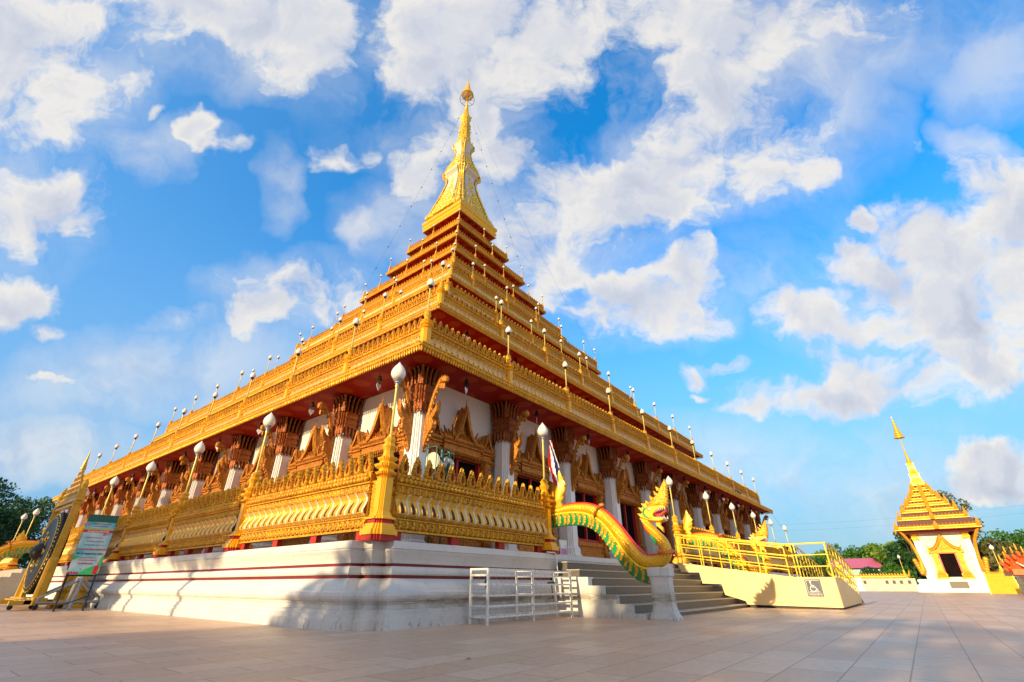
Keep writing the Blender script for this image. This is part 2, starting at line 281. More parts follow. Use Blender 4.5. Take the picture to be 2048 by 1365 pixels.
def leaf_mat(name, a, b_, trans=0.25):
    m = bpy.data.materials.new(name); m.use_nodes = True; nt = m.node_tree; N, L = nt.nodes, nt.links; b = N['Principled BSDF']
    oi = N.new('ShaderNodeNewGeometry'); n = N.new('ShaderNodeTexNoise'); n.inputs['Scale'].default_value = 0.9; n.inputs['Detail'].default_value = 5; L.new(oi.outputs['Position'], n.inputs['Vector'])
    ad = N.new('ShaderNodeMath'); ad.operation = 'MULTIPLY_ADD'; L.new(oi.outputs['Random Per Island'], ad.inputs[0]); ad.inputs[1].default_value = 0.5
    sb = N.new('ShaderNodeMath'); sb.operation = 'SUBTRACT'; L.new(n.outputs[0], sb.inputs[0]); sb.inputs[1].default_value = 0.25; L.new(sb.outputs[0], ad.inputs[2])
    cr = N.new('ShaderNodeMix'); cr.data_type = 'RGBA'; L.new(ad.outputs[0], cr.inputs[0]); cr.inputs[6].default_value = (*a, 1); cr.inputs[7].default_value = (*b_, 1)
    L.new(cr.outputs[2], b.inputs['Base Color']); b.inputs['Roughness'].default_value = 0.6
    b.inputs['Transmission Weight'].default_value = 0
    tr = N.new('ShaderNodeBsdfTranslucent'); L.new(cr.outputs[2], tr.inputs[0]); ms = N.new('ShaderNodeMixShader'); ms.inputs[0].default_value = trans
    L.new(b.outputs[0], ms.inputs[1]); L.new(tr.outputs[0], ms.inputs[2]); L.new(ms.outputs[0], N['Material Output'].inputs[0]); return m
LEAFD = leaf_mat('leaves_dark', (0.012, 0.05, 0.016), (0.04, 0.13, 0.025))
LEAFG = leaf_mat('leaves_green', (0.02, 0.09, 0.012), (0.09, 0.24, 0.02))
LEAFL = leaf_mat('leaves_lime', (0.07, 0.18, 0.012), (0.22, 0.34, 0.03))
LEAFO = leaf_mat('leaves_olive', (0.07, 0.085, 0.02), (0.19, 0.17, 0.05))
BARK = mat('bark', (0.10, 0.07, 0.045), 0.8, 0, 0.3, 4, 0.6, 15)

# ------------------------------------------------------------------ mesh building
class MB:
    def __init__(s): s.V = []; s.L = []; s.C = []; s.M = []; s.n = 0
    def add(s, V, faces, m=0):
        V = np.asarray(V, float).reshape(-1, 3)
        if not len(faces): return
        s.L.append(np.concatenate([np.asarray(f, int) for f in faces]) + s.n); s.C.append(np.array([len(f) for f in faces], int)); s.M.append(np.full(len(faces), m, int))
        s.V.append(V); s.n += len(V)
    def arr(s): return np.concatenate(s.V), np.concatenate(s.L), np.concatenate(s.C), np.concatenate(s.M)
    def put(s, T, off=(0, 0, 0), sc=(1, 1, 1), rz=0.0):
        V, Lp, C, M = T; V = V*np.asarray(sc, float)
        if rz:
            c, sn = math.cos(rz), math.sin(rz); V = np.stack([V[:, 0]*c-V[:, 1]*sn, V[:, 0]*sn+V[:, 1]*c, V[:, 2]], 1)
        s.V.append(V+np.asarray(off, float)); s.L.append(Lp+s.n); s.C.append(C); s.M.append(M); s.n += len(V)
    def tile(s, T, offs, sc=(1, 1, 1)):
        V, Lp, C, M = T; V = V*np.asarray(sc, float); offs = np.asarray(offs, float); k = len(offs); n = len(V)
        if not k: return
        s.V.append((V[None]+offs[:, None]).reshape(-1, 3)); s.L.append((Lp[None]+(np.arange(k)*n)[:, None]+s.n).ravel()); s.C.append(np.tile(C, k)); s.M.append(np.tile(M, k)); s.n += n*k
    def box(s, x0, x1, y0, y1, z0, z1, m=0):
        V = [(x, y, z) for z in (z0, z1) for y in (y0, y1) for x in (x0, x1)]
        s.add(V, [(0, 2, 3, 1), (4, 5, 7, 6), (0, 1, 5, 4), (2, 6, 7, 3), (0, 4, 6, 2), (1, 3, 7, 5)], m)
    def loft(s, rings, m=0, cap0=False, cap1=False, closed=True):
        k = len(rings[0]); V = np.concatenate([np.asarray(r, float) for r in rings]); F = []
        for i in range(len(rings)-1):
            for j in range(k if closed else k-1):
                a = i*k+j; b = i*k+(j+1) % k; F.append((a, b, b+k, a+k))
        if cap0: F.append(tuple(range(k))[::-1])
        if cap1: F.append(tuple(range((len(rings)-1)*k, len(rings)*k)))
        s.add(V, F, m)
    def lathe(s, prof, n=12, c=(0, 0, 0), shape=None, m=0, cap=True):
        if shape is None: shape = [(math.cos(2*math.pi*(i+.5)/n), math.sin(2*math.pi*(i+.5)/n)) for i in range(n)]
        s.loft([[(c[0]+x*r, c[1]+y*r, c[2]+z) for x, y in shape] for r, z in prof], m, cap, cap)
    def tube(s, pts, rad, n=8, m=0, cap=True, flat=1.0, upv=None):
        P = [Vector(p) for p in pts]; rad = [rad]*len(P) if isinstance(rad, (int, float)) else rad; rings = []; prev = None
        for i, p in enumerate(P):
            t = (P[min(i+1, len(P)-1)]-P[max(i-1, 0)]).normalized()
            if prev is None:
                a = Vector(upv) if upv else (Vector((0, 0, 1)) if abs(t.z) < .9 else Vector((1, 0, 0)))
            else: a = prev
            x = (a-t*a.dot(t)).normalized(); prev = x; y = t.cross(x); r = rad[i]
            rings.append([tuple(p+x*(r*math.cos(2*math.pi*j/n))+y*(r*flat*math.sin(2*math.pi*j/n))) for j in range(n)])
        s.loft(rings, m, cap, cap)
    def plate(s, poly, f, t, m=0, bev=0.0):
        """polygon (a,b) extruded: f(a,b,d) -> xyz with d in -t/2..t/2; bev pulls the outer faces in"""
        P = np.array(poly, float); c = P.mean(0); Q = P+(c-P)*bev
        rings = [[f(a, b, -t/2) for a, b in Q], [f(a, b, -t/4) for a, b in P], [f(a, b, t/4) for a, b in P], [f(a, b, t/2) for a, b in Q]] if bev else [[f(a, b, -t/2) for a, b in P], [f(a, b, t/2) for a, b in P]]
        s.loft(rings, m, True, True)
    def mould(s, poly, prof, m=0, closed=True, caps=False):
        """profile (outward offset, z) swept round a counter-clockwise axis-parallel polygon"""
        n = len(poly); rings = []
        for d, z in prof:
            ring = []
            for i in range(n):
                p = np.array(poly[i], float); a = np.array(poly[i-1], float); b = np.array(poly[(i+1) % n], float)
                e1 = (p-a)/np.linalg.norm(p-a); e2 = (b-p)/np.linalg.norm(b-p)
                n1 = np.array([e1[1], -e1[0]]); n2 = np.array([e2[1], -e2[0]]); q = n1+n2; q = q/(q@q)*2
                ring.append((p[0]+q[0]*d, p[1]+q[1]*d, z))
            rings.append(ring)
        if isinstance(m, int): s.loft(rings, m, caps, caps)
        else:
            for i in range(len(rings)-1): s.loft(rings[i:i+2], m[i])
    def sphere(s, c, r, n=10, k=6, m=0):
        rr = r if hasattr(r, '__len__') else (r, r, r)
        s.loft([[(c[0]+rr[0]*math.sin(math.pi*max(.02, min(.98, i/k)))*math.cos(2*math.pi*j/n), c[1]+rr[1]*math.sin(math.pi*max(.02, min(.98, i/k)))*math.sin(2*math.pi*j/n), c[2]-rr[2]*math.cos(math.pi*i/k)) for j in range(n)] for i in range(k+1)], m)
    def mesh(s, name, mats, smooth=True, ang=38):
        V, Lp, C, M = s.arr(); me = bpy.data.meshes.new(name)
        me.vertices.add(len(V)); me.vertices.foreach_set('co', V.astype(np.float32).ravel())
        me.loops.add(len(Lp)); me.loops.foreach_set('vertex_index', Lp.astype(np.int32))
        me.polygons.add(len(C)); st = np.concatenate([[0], np.cumsum(C)[:-1]]); me.polygons.foreach_set('loop_start', st.astype(np.int32)); me.polygons.foreach_set('loop_total', C.astype(np.int32))
        me.polygons.foreach_set('material_index', M.astype(np.int32))
        for m in (mats if isinstance(mats, (list, tuple)) else [mats]): me.materials.append(m)
        me.update(calc_edges=True); me.validate()
        if smooth:
            me.polygons.foreach_set('use_smooth', [True]*len(me.polygons)); me.set_sharp_from_angle(angle=R(ang))
        else: me.polygons.foreach_set('use_smooth', [False]*len(me.polygons))
        return me
def tag(o, label=None, cat=None, group=None, kind=None):
    if label: o['label'] = label
    if cat: o['category'] = cat
    if group: o['group'] = group
    if kind: o['kind'] = kind
    return o
def obj(name, mb, mats, parent=None, smooth=True, ang=38, loc=None, rz=0, label=None):
    me = mb.mesh(name, mats, smooth, ang) if isinstance(mb, MB) else mb
    o = bpy.data.objects.new(name, me); COL.objects.link(o)
    if parent: o.parent = parent
    if loc is not None: o.location = loc
    if rz: o.rotation_euler = (0, 0, rz)
    if label: o['label'] = label
    return o
def thing(name, label, cat, loc=(0, 0, 0), rz=0, group=None):
    o = bpy.data.objects.new(name, None); COL.objects.link(o); o.location = loc; o.rotation_euler = (0, 0, rz); o.empty_display_size = .3
    return tag(o, label, cat, group)
def copy_tree(o, parent=None):
    c = o.copy(); COL.objects.link(c)
    if parent: c.parent = parent
    for ch in list(o.children): copy_tree(ch, c)
    return c
def dup(o, loc, rz=0, label=None, group=None, scale=None):
    c = copy_tree(o); c.location = loc; c.rotation_euler = (0, 0, rz)
    if label: c['label'] = label
    if group: c['group'] = group
    if scale: c.scale = (scale,)*3
    return c
def lin(a, b, n): return [a+(b-a)*i/(n-1) for i in range(n)]
def smooth_path(pts, n=6):
    """Catmull-Rom through tuples of any length"""
    P = [np.array(p, float) for p in pts]; out = []
    for i in range(len(P)-1):
        p0, p1, p2, p3 = P[max(i-1, 0)], P[i], P[i+1], P[min(i+2, len(P)-1)]
        for k in range(n):
            t = k/n; out.append(.5*((2*p1)+(-p0+p2)*t+(2*p0-5*p1+4*p2-p3)*t*t+(-p0+3*p1-3*p2+p3)*t**3))
    out.append(P[-1]); return out
REDENT = [(1, .55), (1, -.55), (.84, -.55), (.84, -.72), (.72, -.72), (.72, -.84), (.55, -.84), (.55, -1), (-.55, -1), (-.55, -.84), (-.72, -.84), (-.72, -.72), (-.84, -.72), (-.84, -.55), (-1, -.55), (-1, .55), (-.84, .55), (-.84, .72), (-.72, .72), (-.72, .84), (-.55, .84), (-.55, 1), (.55, 1), (.55, .84), (.72, .84), (.72, .72), (.84, .72), (.84, .55)]
SQ = [(1, -1), (1, 1), (-1, 1), (-1, -1)]
CX, CY = 34.33, 36.36

# ------------------------------------------------------------------ ornament units (front faces -Y)
def u_merlon(w, h, t=0.10, hole=True):
    o = np.array([(-.34, 0), (-.50, .16), (-.45, .34), (-.36, .50), (-.20, .72), (0, 1.0), (.20, .72), (.36, .50), (.45, .34), (.50, .16), (.34, 0)])
    i = np.array([(-.09, .16), (-.17, .23), (-.22, .33), (-.18, .44), (-.10, .54), (0, .66), (.10, .54), (.18, .44), (.22, .33), (.17, .23), (.09, .16)])
    def ring(P, y, k=1.0): return [((x*k)*w, y, (z*k+(1-k)*.36)*h) for x, z in P]
    mb = MB()
    mb.loft([ring(o, t/2), ring(o, -t*.3), ring(o, -t*.75, .88), ring(o*.62+i*.38, -t*.95), ring(o*.35+i*.65, -t*.55), ring(i, -t*.75)], 0)
    mb.add(ring(i, -t*.30), [tuple(range(11))], 1)
    mb.loft([ring(i, -t*.75), ring(i, -t*.30)], 0)
    if hole: mb.sphere((0, -t*.35, .33*h), (.055*w, t*.35, .085*h), 6, 4, 2)
    mb.sphere((0, -t*.15, h*.98), (.05*w, t*.3, .05*h), 6, 4, 0)
    for q_, (a_, b_) in enumerate(((.44, .40), (.34, .56), (.22, .74))):
        for s_ in (-1, 1): mb.sphere((s_*a_*w, -t*.3, b_*h), (.09*w, t*.55, .05*h), 5, 4, 0)
    return mb.arr()
def u_petal(w, h, t):
    mb = MB(); rings = []
    for k, (a, b_) in enumerate(((.5, 0), (.46, .55), (.25, .9), (0.04, 1.0))):
        rings.append([(a*w*math.cos(th), -b_*t*math.sin(max(th, .001)) if k else 0, h*.5+a*h*math.sin(th-math.pi/2)*.95) for th in lin(0, 2*math.pi*.999, 8)])
    mb.loft([[(a*w*math.cos(2*math.pi*j/8), -b_*t, h*.5+a*h*math.sin(2*math.pi*j/8)) for j in range(8)] for a, b_ in ((.5, 0), (.46, .5), (.28, .9), (.04, 1.0))], 0)
    return mb.arr()
def u_scroll(w, h, t):
    mb = MB()
    for cx_, cz, r, sg in ((0, .5, .46, 1),):
        rings = [[(cx_*w+w*.5*a*math.cos(2*math.pi*j/10+b_*6), -t*b_, h*(cz+a*.48*math.sin(2*math.pi*j/10+b_*6))) for j in range(10)] for a, b_ in ((1, 0), (.9, .75), (.74, .95), (.56, .25), (.42, .8), (.26, 1.0), (.05, .55))]
        mb.loft(rings, 0)
    mb.plate([(w*.30, .02*h), (w*.68, .30*h), (w*.50, .5*h), (w*.72, .78*h), (w*.30, .98*h), (w*.40, .5*h)], lambda a, b_, d: (a, -t*.45+d, b_), t*.7, 0)
    return mb.arr()
SPROF = [(.05, 0), (.155, .10), (.175, .24), (.13, .42), (.075, .62), (.06, .78), (.12, .93), (.17, 1.0)]
def u_sbal(w, h, t=1.0, rk=.6):
    """cyma panel with a pointed dark opening between two S-shaped ribs (materials: 0 panel, 1 rib, 2 hole)"""
    mb = MB(); P = [(-y*t, z*h) for y, z in SPROF]
    mb.loft([[(-w/2, y, z), (w/2, y, z)] for y, z in P], 0, closed=False)
    def yz(z):
        z = z/h
        for (y0, z0), (y1, z1) in zip(SPROF, SPROF[1:]):
            if z <= z1: return -(y0+(y1-y0)*(z-z0)/(z1-z0))*t
        return -SPROF[-1][0]*t
    # opening: dark sheet on the panel, a hollow's shade in its colour, with raised lip
    zz = [.14, .22, .30, .38, .46, .54, .60, .66, .72, .78]; ww = [.22, .225, .23, .23, .225, .22, .18, .12, .06, .001]
    mb.loft([[(-a*w, yz(z*h)-.006, z*h), (a*w, yz(z*h)-.006, z*h)] for z, a in zip(zz, ww)], 2, closed=False)
    for s_ in (-1, 1): mb.tube([(s_*a*w, yz(z*h)-.004, z*h) for z, a in zip(zz, ww)], .028*w/.36, 4, 0, False)
    rib = [(y-.055*t*rk*(.5+.9*abs(z/h-.45)), z) for y, z in P]; th = .05*w/.36 if w < .36 else .05
    th = w*.17
    sx = [-.06, -.02, .02, .03, 0, -.03, -.04, .02]
    rings = []
    for (yp, z), (yr, _), dx in zip(P, rib, sx):
        cx_ = w/2+dx*w
        rings.append([(cx_-th/2, yp+.01, z), (cx_-th/2, yr+.012, z), (cx_, yr, z), (cx_+th/2, yr+.012, z), (cx_+th/2, yp+.01, z)])
    rings.append([(w/2+.02*w, P[-1][0]-.09*t, h*1.05)]*5)
    mb.loft(rings, 1, closed=False)
    return mb.arr()
def u_drop(w, h):
    mb = MB(); mb.lathe([(.34*w, 0), (.46*w, -.12*h), (.30*w, -.3*h), (.44*w, -.5*h), (.30*w, -.75*h), (.05*w, -h)], 6); return mb.arr()
def finial_profile(z0, z1, k):
    H = z1-z0; pr = [(.30, 0), (.30, .03), (.80, .06), (.92, .10), (.62, .14), (.60, .19), (.98, .24), (1.05, .29), (.66, .335), (.58, .38), (.80, .42), (.86, .46), (.52, .50), (.44, .55), (.40, .64), (.50, .70), (.60, .75), (.50, .80), (.40, .84), (.48, .90), (.50, .93), (.34, .97), (.30, 1.0)]
    return [(r*k, z0+z*H) for r, z in pr]
def globe_parts(parent, z, k, pole_r, z0, base=(0, 0), dark=False, name='globe'):
    x, y = base
    p = MB(); p.lathe([(pole_r*1.4, z0), (pole_r*1.4, z0+.05), (pole_r, z0+.07), (pole_r, z-.30*k), (pole_r*1.6, z-.29*k), (pole_r*1.6, z-.25*k)], 10, (x, y, 0)); obj('pole', p, POLE, parent)
    c = MB(); c.lathe([(.055*k, z-.25*k), (.06*k, z-.17*k), (.10*k, z-.15*k), (.09*k, z-.10*k), (.15*k, z-.05*k), (.165*k, z), (.15*k, z+.02*k)], 12, (x, y, 0)); obj('collar', c, IRON if dark else GREYM, parent)
    g = MB(); g.lathe([(.14*k, z), (.20*k, z+.05*k), (.245*k, z+.14*k), (.25*k, z+.22*k), (.235*k, z+.30*k), (.20*k, z+.38*k), (.14*k, z+.47*k), (.07*k, z+.55*k), (.02*k, z+.62*k), (.004, z+.65*k)], 16, (x, y, 0)); obj(name, g, GLOBE, parent, ang=60)
POLE = mat('pole_gold_paint', (0.62, 0.50, 0.12), 0.4, 0.3, 0.1, 4)
OCHRE = mat('post_yellow', (0.84, 0.44, 0.02), 0.32, 0.2, 0.10, 2.0)

# ================================================================== THE PAGODA
pag = thing('pagoda', 'huge stepped golden pagoda with red eaves, rising tier by tier to a slender spire', 'temple', (CX, CY, 0))
ROT = [0, -R(90), R(90), R(180)]     # faces -Y (right in the photo), -X (left), +X, +Y
def four(name, mb, mats, smooth=True, **k):
    me = mb.mesh(name, mats, smooth); return [obj(name, me, None, pag, rz=r) for r in ROT]
def sq(s): return [(-s, -s), (s, -s), (s, s), (-s, s)]
# --- ground floor: wall, columns, windows
WS, CS, ZF = 23.4, 23.9, 1.88
w = MB(); w.box(-WS, WS, -WS, WS, ZF, 8.05); obj('wall', w, WALLW, pag, False)
col = MB(); REDC = [(x, y) for x, y in REDENT]
col.lathe([(.52, ZF), (.52, ZF+.22), (.46, ZF+.28), (.46, ZF+.5), (.38, ZF+.6), (.36, 6.35)], 0, shape=REDC, m=0)
colm = col.mesh('column', [PILL], False)
cap = MB()
cap.lathe([(.37, 6.62), (.46, 6.66), (.46, 6.74), (.40, 6.78), (.46, 6.90), (.46, 6.98), (.40, 7.02), (.47, 7.14), (.47, 7.24), (.44, 7.30), (.42, 7.34)], 0, shape=REDC)
for sx in (-1, 1):
    for q in range(5):                                  # hanging lotus leaves
        for f in range(4):
            a = f*math.pi/2; t_ = (q-2)*.17; dx, dy = math.cos(a), math.sin(a)
            if sx > 0: cap.lathe([(.02, 6.22), (.055, 6.32), (.075, 6.48), (.06, 6.64)], 5, (dx*.41-dy*t_, dy*.41+dx*t_, 0))
for f in range(4):                                      # flaring fingers under the soffit
    a = f*math.pi/2; dx, dy = math.cos(a), math.sin(a)
    for q in range(5):
        t_ = (q-2)*.19; fl = 1+.0
        pts = [(dx*r-dy*t_*s_, dy*r+dx*t_*s_, z) for r, z, s_ in ((.34, 7.3, 1), (.35, 7.5, 1.0), (.37, 7.7, 1.03), (.42, 7.88, 1.10), (.49, 7.99, 1.18))]
        cap.tube(pts, [.06, .06, .055, .05, .035], 6)
cap.lathe([(.30, 7.3), (.31, 7.6), (.34, 7.85), (.4, 8.0)], 0, shape=REDC, m=1)  # core coloured near-black for the shade between the fingers
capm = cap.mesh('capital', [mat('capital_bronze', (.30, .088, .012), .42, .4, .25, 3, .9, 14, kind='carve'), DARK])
br = MB()                                                # naga-shaped eave bracket on the column front
fb = lambda a, b_, d: (d, -a, b_)
sp_ = smooth_path([(.40, 4.95, .05), (.37, 5.4, .09), (.42, 5.8, .10), (.52, 6.3, .085), (.66, 6.8, .08), (.86, 7.2, .085), (1.06, 7.42, .11), (1.22, 7.40, .12), (1.24, 7.26, .08)], 4)
br.tube([(0, -p[0], p[1]) for p in sp_], [p[2] for p in sp_], 8, upv=(1, 0, 0))
br.sphere((0, -1.14, 7.36), (.13, .17, .15), 8, 6)
br.plate([(.40, 4.9), (.52, 5.25), (.66, 5.5), (.80, 5.62), (.84, 5.85), (.76, 6.0), (.88, 6.1), (.98, 6.3), (.99, 6.62), (.90, 6.45), (.80, 6.33), (.66, 6.22), (.56, 6.1), (.42, 6.35), (.38, 5.6)], fb, .20, bev=.12)
for q in range(6): br.lathe([(.05, 0), (.07, .05), (.01, .16)], 5, (0, -(.47+.075*q), 5.12+.13*q))
for q in range(5): br.plate([(0, 0), (.12, -.03), (.06, .12)], lambda a, b_, d, q=q: (d, -(.56+.07*q+a), 6.35+.2*q+b_), .05)
for q in range(3): br.lathe([(.04, -.14), (.07, -.05), (.05, .04)], 5, (0, -(.95+.1*q), 7.22-.03*q))
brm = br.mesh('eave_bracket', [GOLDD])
STEP = 2*CS/10
for f in range(4):
    for i in range(10):
        t_ = -CS+STEP*i
        x, y = [(t_, -CS), (-CS, -t_), (CS, t_), (-t_, CS)][f]   # each face owns its first corner
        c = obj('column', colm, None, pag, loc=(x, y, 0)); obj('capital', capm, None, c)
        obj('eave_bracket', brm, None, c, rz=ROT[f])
        if i == 0: obj('eave_bracket', brm, None, c, rz={0: ROT[1], 1: ROT[3], 2: ROT[0], 3: ROT[2]}[f])
# window / door surround, front faces -Y, wall plane y = 0
def frame_rect(mb, x0, x1, z0, z1, t, y0, y1, m=0):
    mb.box(x0-t, x0, y0, y1, z0, z1+t, m); mb.box(x1, x1+t, y0, y1, z0, z1+t, m); mb.box(x0, x1, y0, y1, z1, z1+t, m)
def gable(mb, cx_, z0, w, h, y0, t, m=0, wing=True):
    """steep concave Thai gable with a recessed triangular field and flame finials"""
    side = [(1.0, 0), (.84, .04), (.58, .18), (.38, .38), (.22, .60), (.10, .82), (.03, 1.0)]
    outl = [(-x, z) for x, z in side]+[(x, z) for x, z in side[::-1]]
    mb.plate([(cx_+x*w, z0+z*h) for x, z in outl], lambda a, b_, d: (a, y0+.20+d, b_), t*.55, m)
    inn = [(x*.52, z*.70+.04) for x, z in outl]
    for k in (0, 1):
        s_ = -1 if k == 0 else 1
        ed = [(cx_+s_*x*w, y0-t*.45, z0+z*h) for x, z in side]
        mb.tube(ed, [.10*w/.8+.01]*6+[.03], 5, m)
    mb.loft([[(cx_+x*w*.8, y0+.14, z0+z*h*.75) for x, z in inn], [(cx_+x*w*.55, y0+.06, z0+(z*.8+.06)*h*.75) for x, z in inn]], m, False, True)
    for q_ in range(1, 6):
        x, z = side[q_]
        for s_ in (-1, 1): mb.lathe([(.045*w, 0), (.05*w, .04*h), (.006, .15*h)], 5, (cx_+s_*x*w, y0-t*.3, z0+z*h+.02), m=m)
    mb.lathe([(.05*w, 0), (.035*w, .10*h), (.008, .24*h)], 5, (cx_, y0-t*.2, z0+h*.96), m=m)
    for s_ in (-1, 1):
        mb.plate([(0, 0), (.20*w, .02*h), (.16*w, .16*h), (.25*w, .34*h), (.06*w, .20*h), (-.04*w, .1*h)], lambda a, b_, d: (cx_+s_*(w*.93+a), y0-t*.3+d, z0+b_), .07, m)
def roof_house(mb, cx_, z0, w, h, y0, depth, m=0):
    """little roof running back from the gable to the wall"""
    side = [(1.0, 0), (.86, .05), (.62, .20), (.42, .42), (.26, .64), (.12, .84), (.0, .98)]
    for s_ in (-1, 1):
        mb.loft([[(cx_+s_*x*w*1.02, y, z0+z*h*1.0) for x, z in side] for y in (y0, y0+depth)], m, closed=False)
OPW = 1.12
def make_window(kind):
    t = thing('window', None, None)
    g = MB()                                                         # carved surround
    for s_ in (-1, 1):
        x = s_*(OPW+.36)
        prof = [(.34, 1.95), (.36, 2.10), (.30, 2.16), (.36, 2.30), (.30, 2.42), (.24, 2.60), (.29, 2.80), (.31, 2.95), (.22, 3.05), (.20, 3.2), (.18, 4.6), (.22, 4.75), (.28, 4.90), (.20, 5.0), (.30, 5.15), (.26, 5.3)]
        g.lathe(prof, 0, (x, -.14, 0), shape=[(a, b_*.9) for a, b_ in REDENT])
    g.box(-OPW-.1, OPW+.1, -.42, 0, 1.9, 2.12); g.box(-OPW-.1, OPW+.1, -.36, 0, 2.12, 2.3); g.box(-OPW-.1, OPW+.1, -.28, 0, 2.3, 2.62); g.box(-OPW-.1, OPW+.1, -.36, 0, 2.62, 2.8)
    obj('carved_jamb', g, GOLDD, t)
    p = MB()                                                         # stepped lintel with three gables and flames
    for (a, b_, yo, z0, z1) in ((-1.98, 1.98, .30, 5.30, 5.72), (-1.05, 1.05, .44, 5.36, 5.90), (-1.75, -1.15, .38, 5.32, 5.82), (1.15, 1.75, .38, 5.32, 5.82)):
        hh = z1-z0
        poly = [(a, 0.0), (a, -yo), (b_, -yo), (b_, 0.0)]
        p.mould([(a, -yo), (b_, -yo), (b_, 0), (a, 0)], [(-.08, z0), (.02, z0+.02), (.02, z0+.08), (-.04, z0+.10), (-.04, z0+hh*.5), (.03, z0+hh*.55), (.03, z0+hh*.66), (-.03, z0+hh*.7), (.05, z0+hh*.85), (.05, z1), (-.1, z1+.002)], 0, caps=True)
        k = int((b_-a)/.11); p.tile(u_drop(.11, .13), [(a+(b_-a)*(i+.5)/k, -yo, z0+.03) for i in range(k)])
        k = max(3, int((b_-a)/.15)); p.tile(u_merlon(.15, .26, .05, False), [(a+(b_-a)*(i+.5)/k, -yo+.04, z1) for i in range(k)])
    gable(p, 0, 5.88, .62, 1.42, -.42, .16); roof_house(p, 0, 5.88, .60, 1.38, -.40, .42)
    for x in (-1.45, 1.45): gable(p, x, 5.80, .34, .68, -.36, .12); roof_house(p, x, 5.8, .34, .68, -.34, .34)
    for x, z, h in ((-.95, 5.88, .42), (.95, 5.88, .42), (-1.1, 5.8, .34), (1.1, 5.8, .34), (-1.86, 5.72, .36), (1.86, 5.72, .36), (-.72, 5.9, .32), (.72, 5.9, .32)):
        p.plate([(-.06, 0), (.06, 0), (.05, h*.3), (.01, h*.55), (.07, h), (-.05, h*.6), (-.09, h*.3)], lambda a, b_, d: (x+(a if x > 0 else -a), -.32+d, z+b_), .07)
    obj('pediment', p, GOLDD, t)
    f = MB(); frame_rect(f, -OPW, OPW, 2.8, 5.22, .12, -.20, .01); f.box(-.05, .05, -.13, 0.0, 2.8, 5.22); f.box(-OPW, OPW, -.17, 0.01, 2.8, 2.95)
    if kind: f.box(-OPW+.02, -.05, -.05, 0.0, 2.95, 5.22); f.box(.05, OPW-.02, -.05, 0.0, 2.95, 5.22)
    obj('frame', f, RED, t, False)
    d = MB(); d.box(-OPW+.01, OPW-.01, -.012-(.04 if kind else 0), .0, 2.95, 5.21); obj('unlit_panel', d, DARK, t, False)  # flat panel on the wall; the unlit inside is put into its colour
    return t
win0 = make_window(0); win0.parent = pag
first = True
for f in range(4):
    for i in range(10):
        t_ = -CS+STEP*(i+.5)
        loc = [(t_, -WS, 0), (-WS, -t_, 0), (WS, t_, 0), (-t_, WS, 0)][f]
        o = win0 if first else copy_tree(win0, pag); first = False
        o.location = loc; o.rotation_euler = (0, 0, ROT[f])

# --- eave tiers
def band(mb_or, unit_fn, s, z, spacing, posts, gap=.22, yoff=0.0, n=None):
    """units along -s..s interrupted at posts; returns placed offsets"""
    offs = []; P = sorted(posts); edges = [-s]+[p for p in P if -s+.3 < p < s-.3]+[s]
    for a, b_ in zip(edges, edges[1:]):
        a2, b2 = a+gap, b_-gap; k = max(1, round((b2-a2)/spacing)); d = (b2-a2)/k
        offs += [(a2+d*(i+.5), -s+yoff, z) for i in range(k)]
    return offs
def bell_drop():
    mb = MB(); mb.lathe([(.05, 0), (.07, -.06), (.10, -.2), (.12, -.24)], 8, m=0); mb.tube([(0, 0, .25), (0, 0, -.34)], .008, 4, 0)
    mb.plate([(0, -.58), (.12, -.40), (.08, -.31), (0, -.35), (-.08, -.31), (-.12, -.40)], lambda a, b_, d: (a, d, b_), .015, 1)
    return mb.mesh('bell', [IRON, mat('bell_tin', (.80, .80, .84), .35, .1)])
BELL = bell_drop()
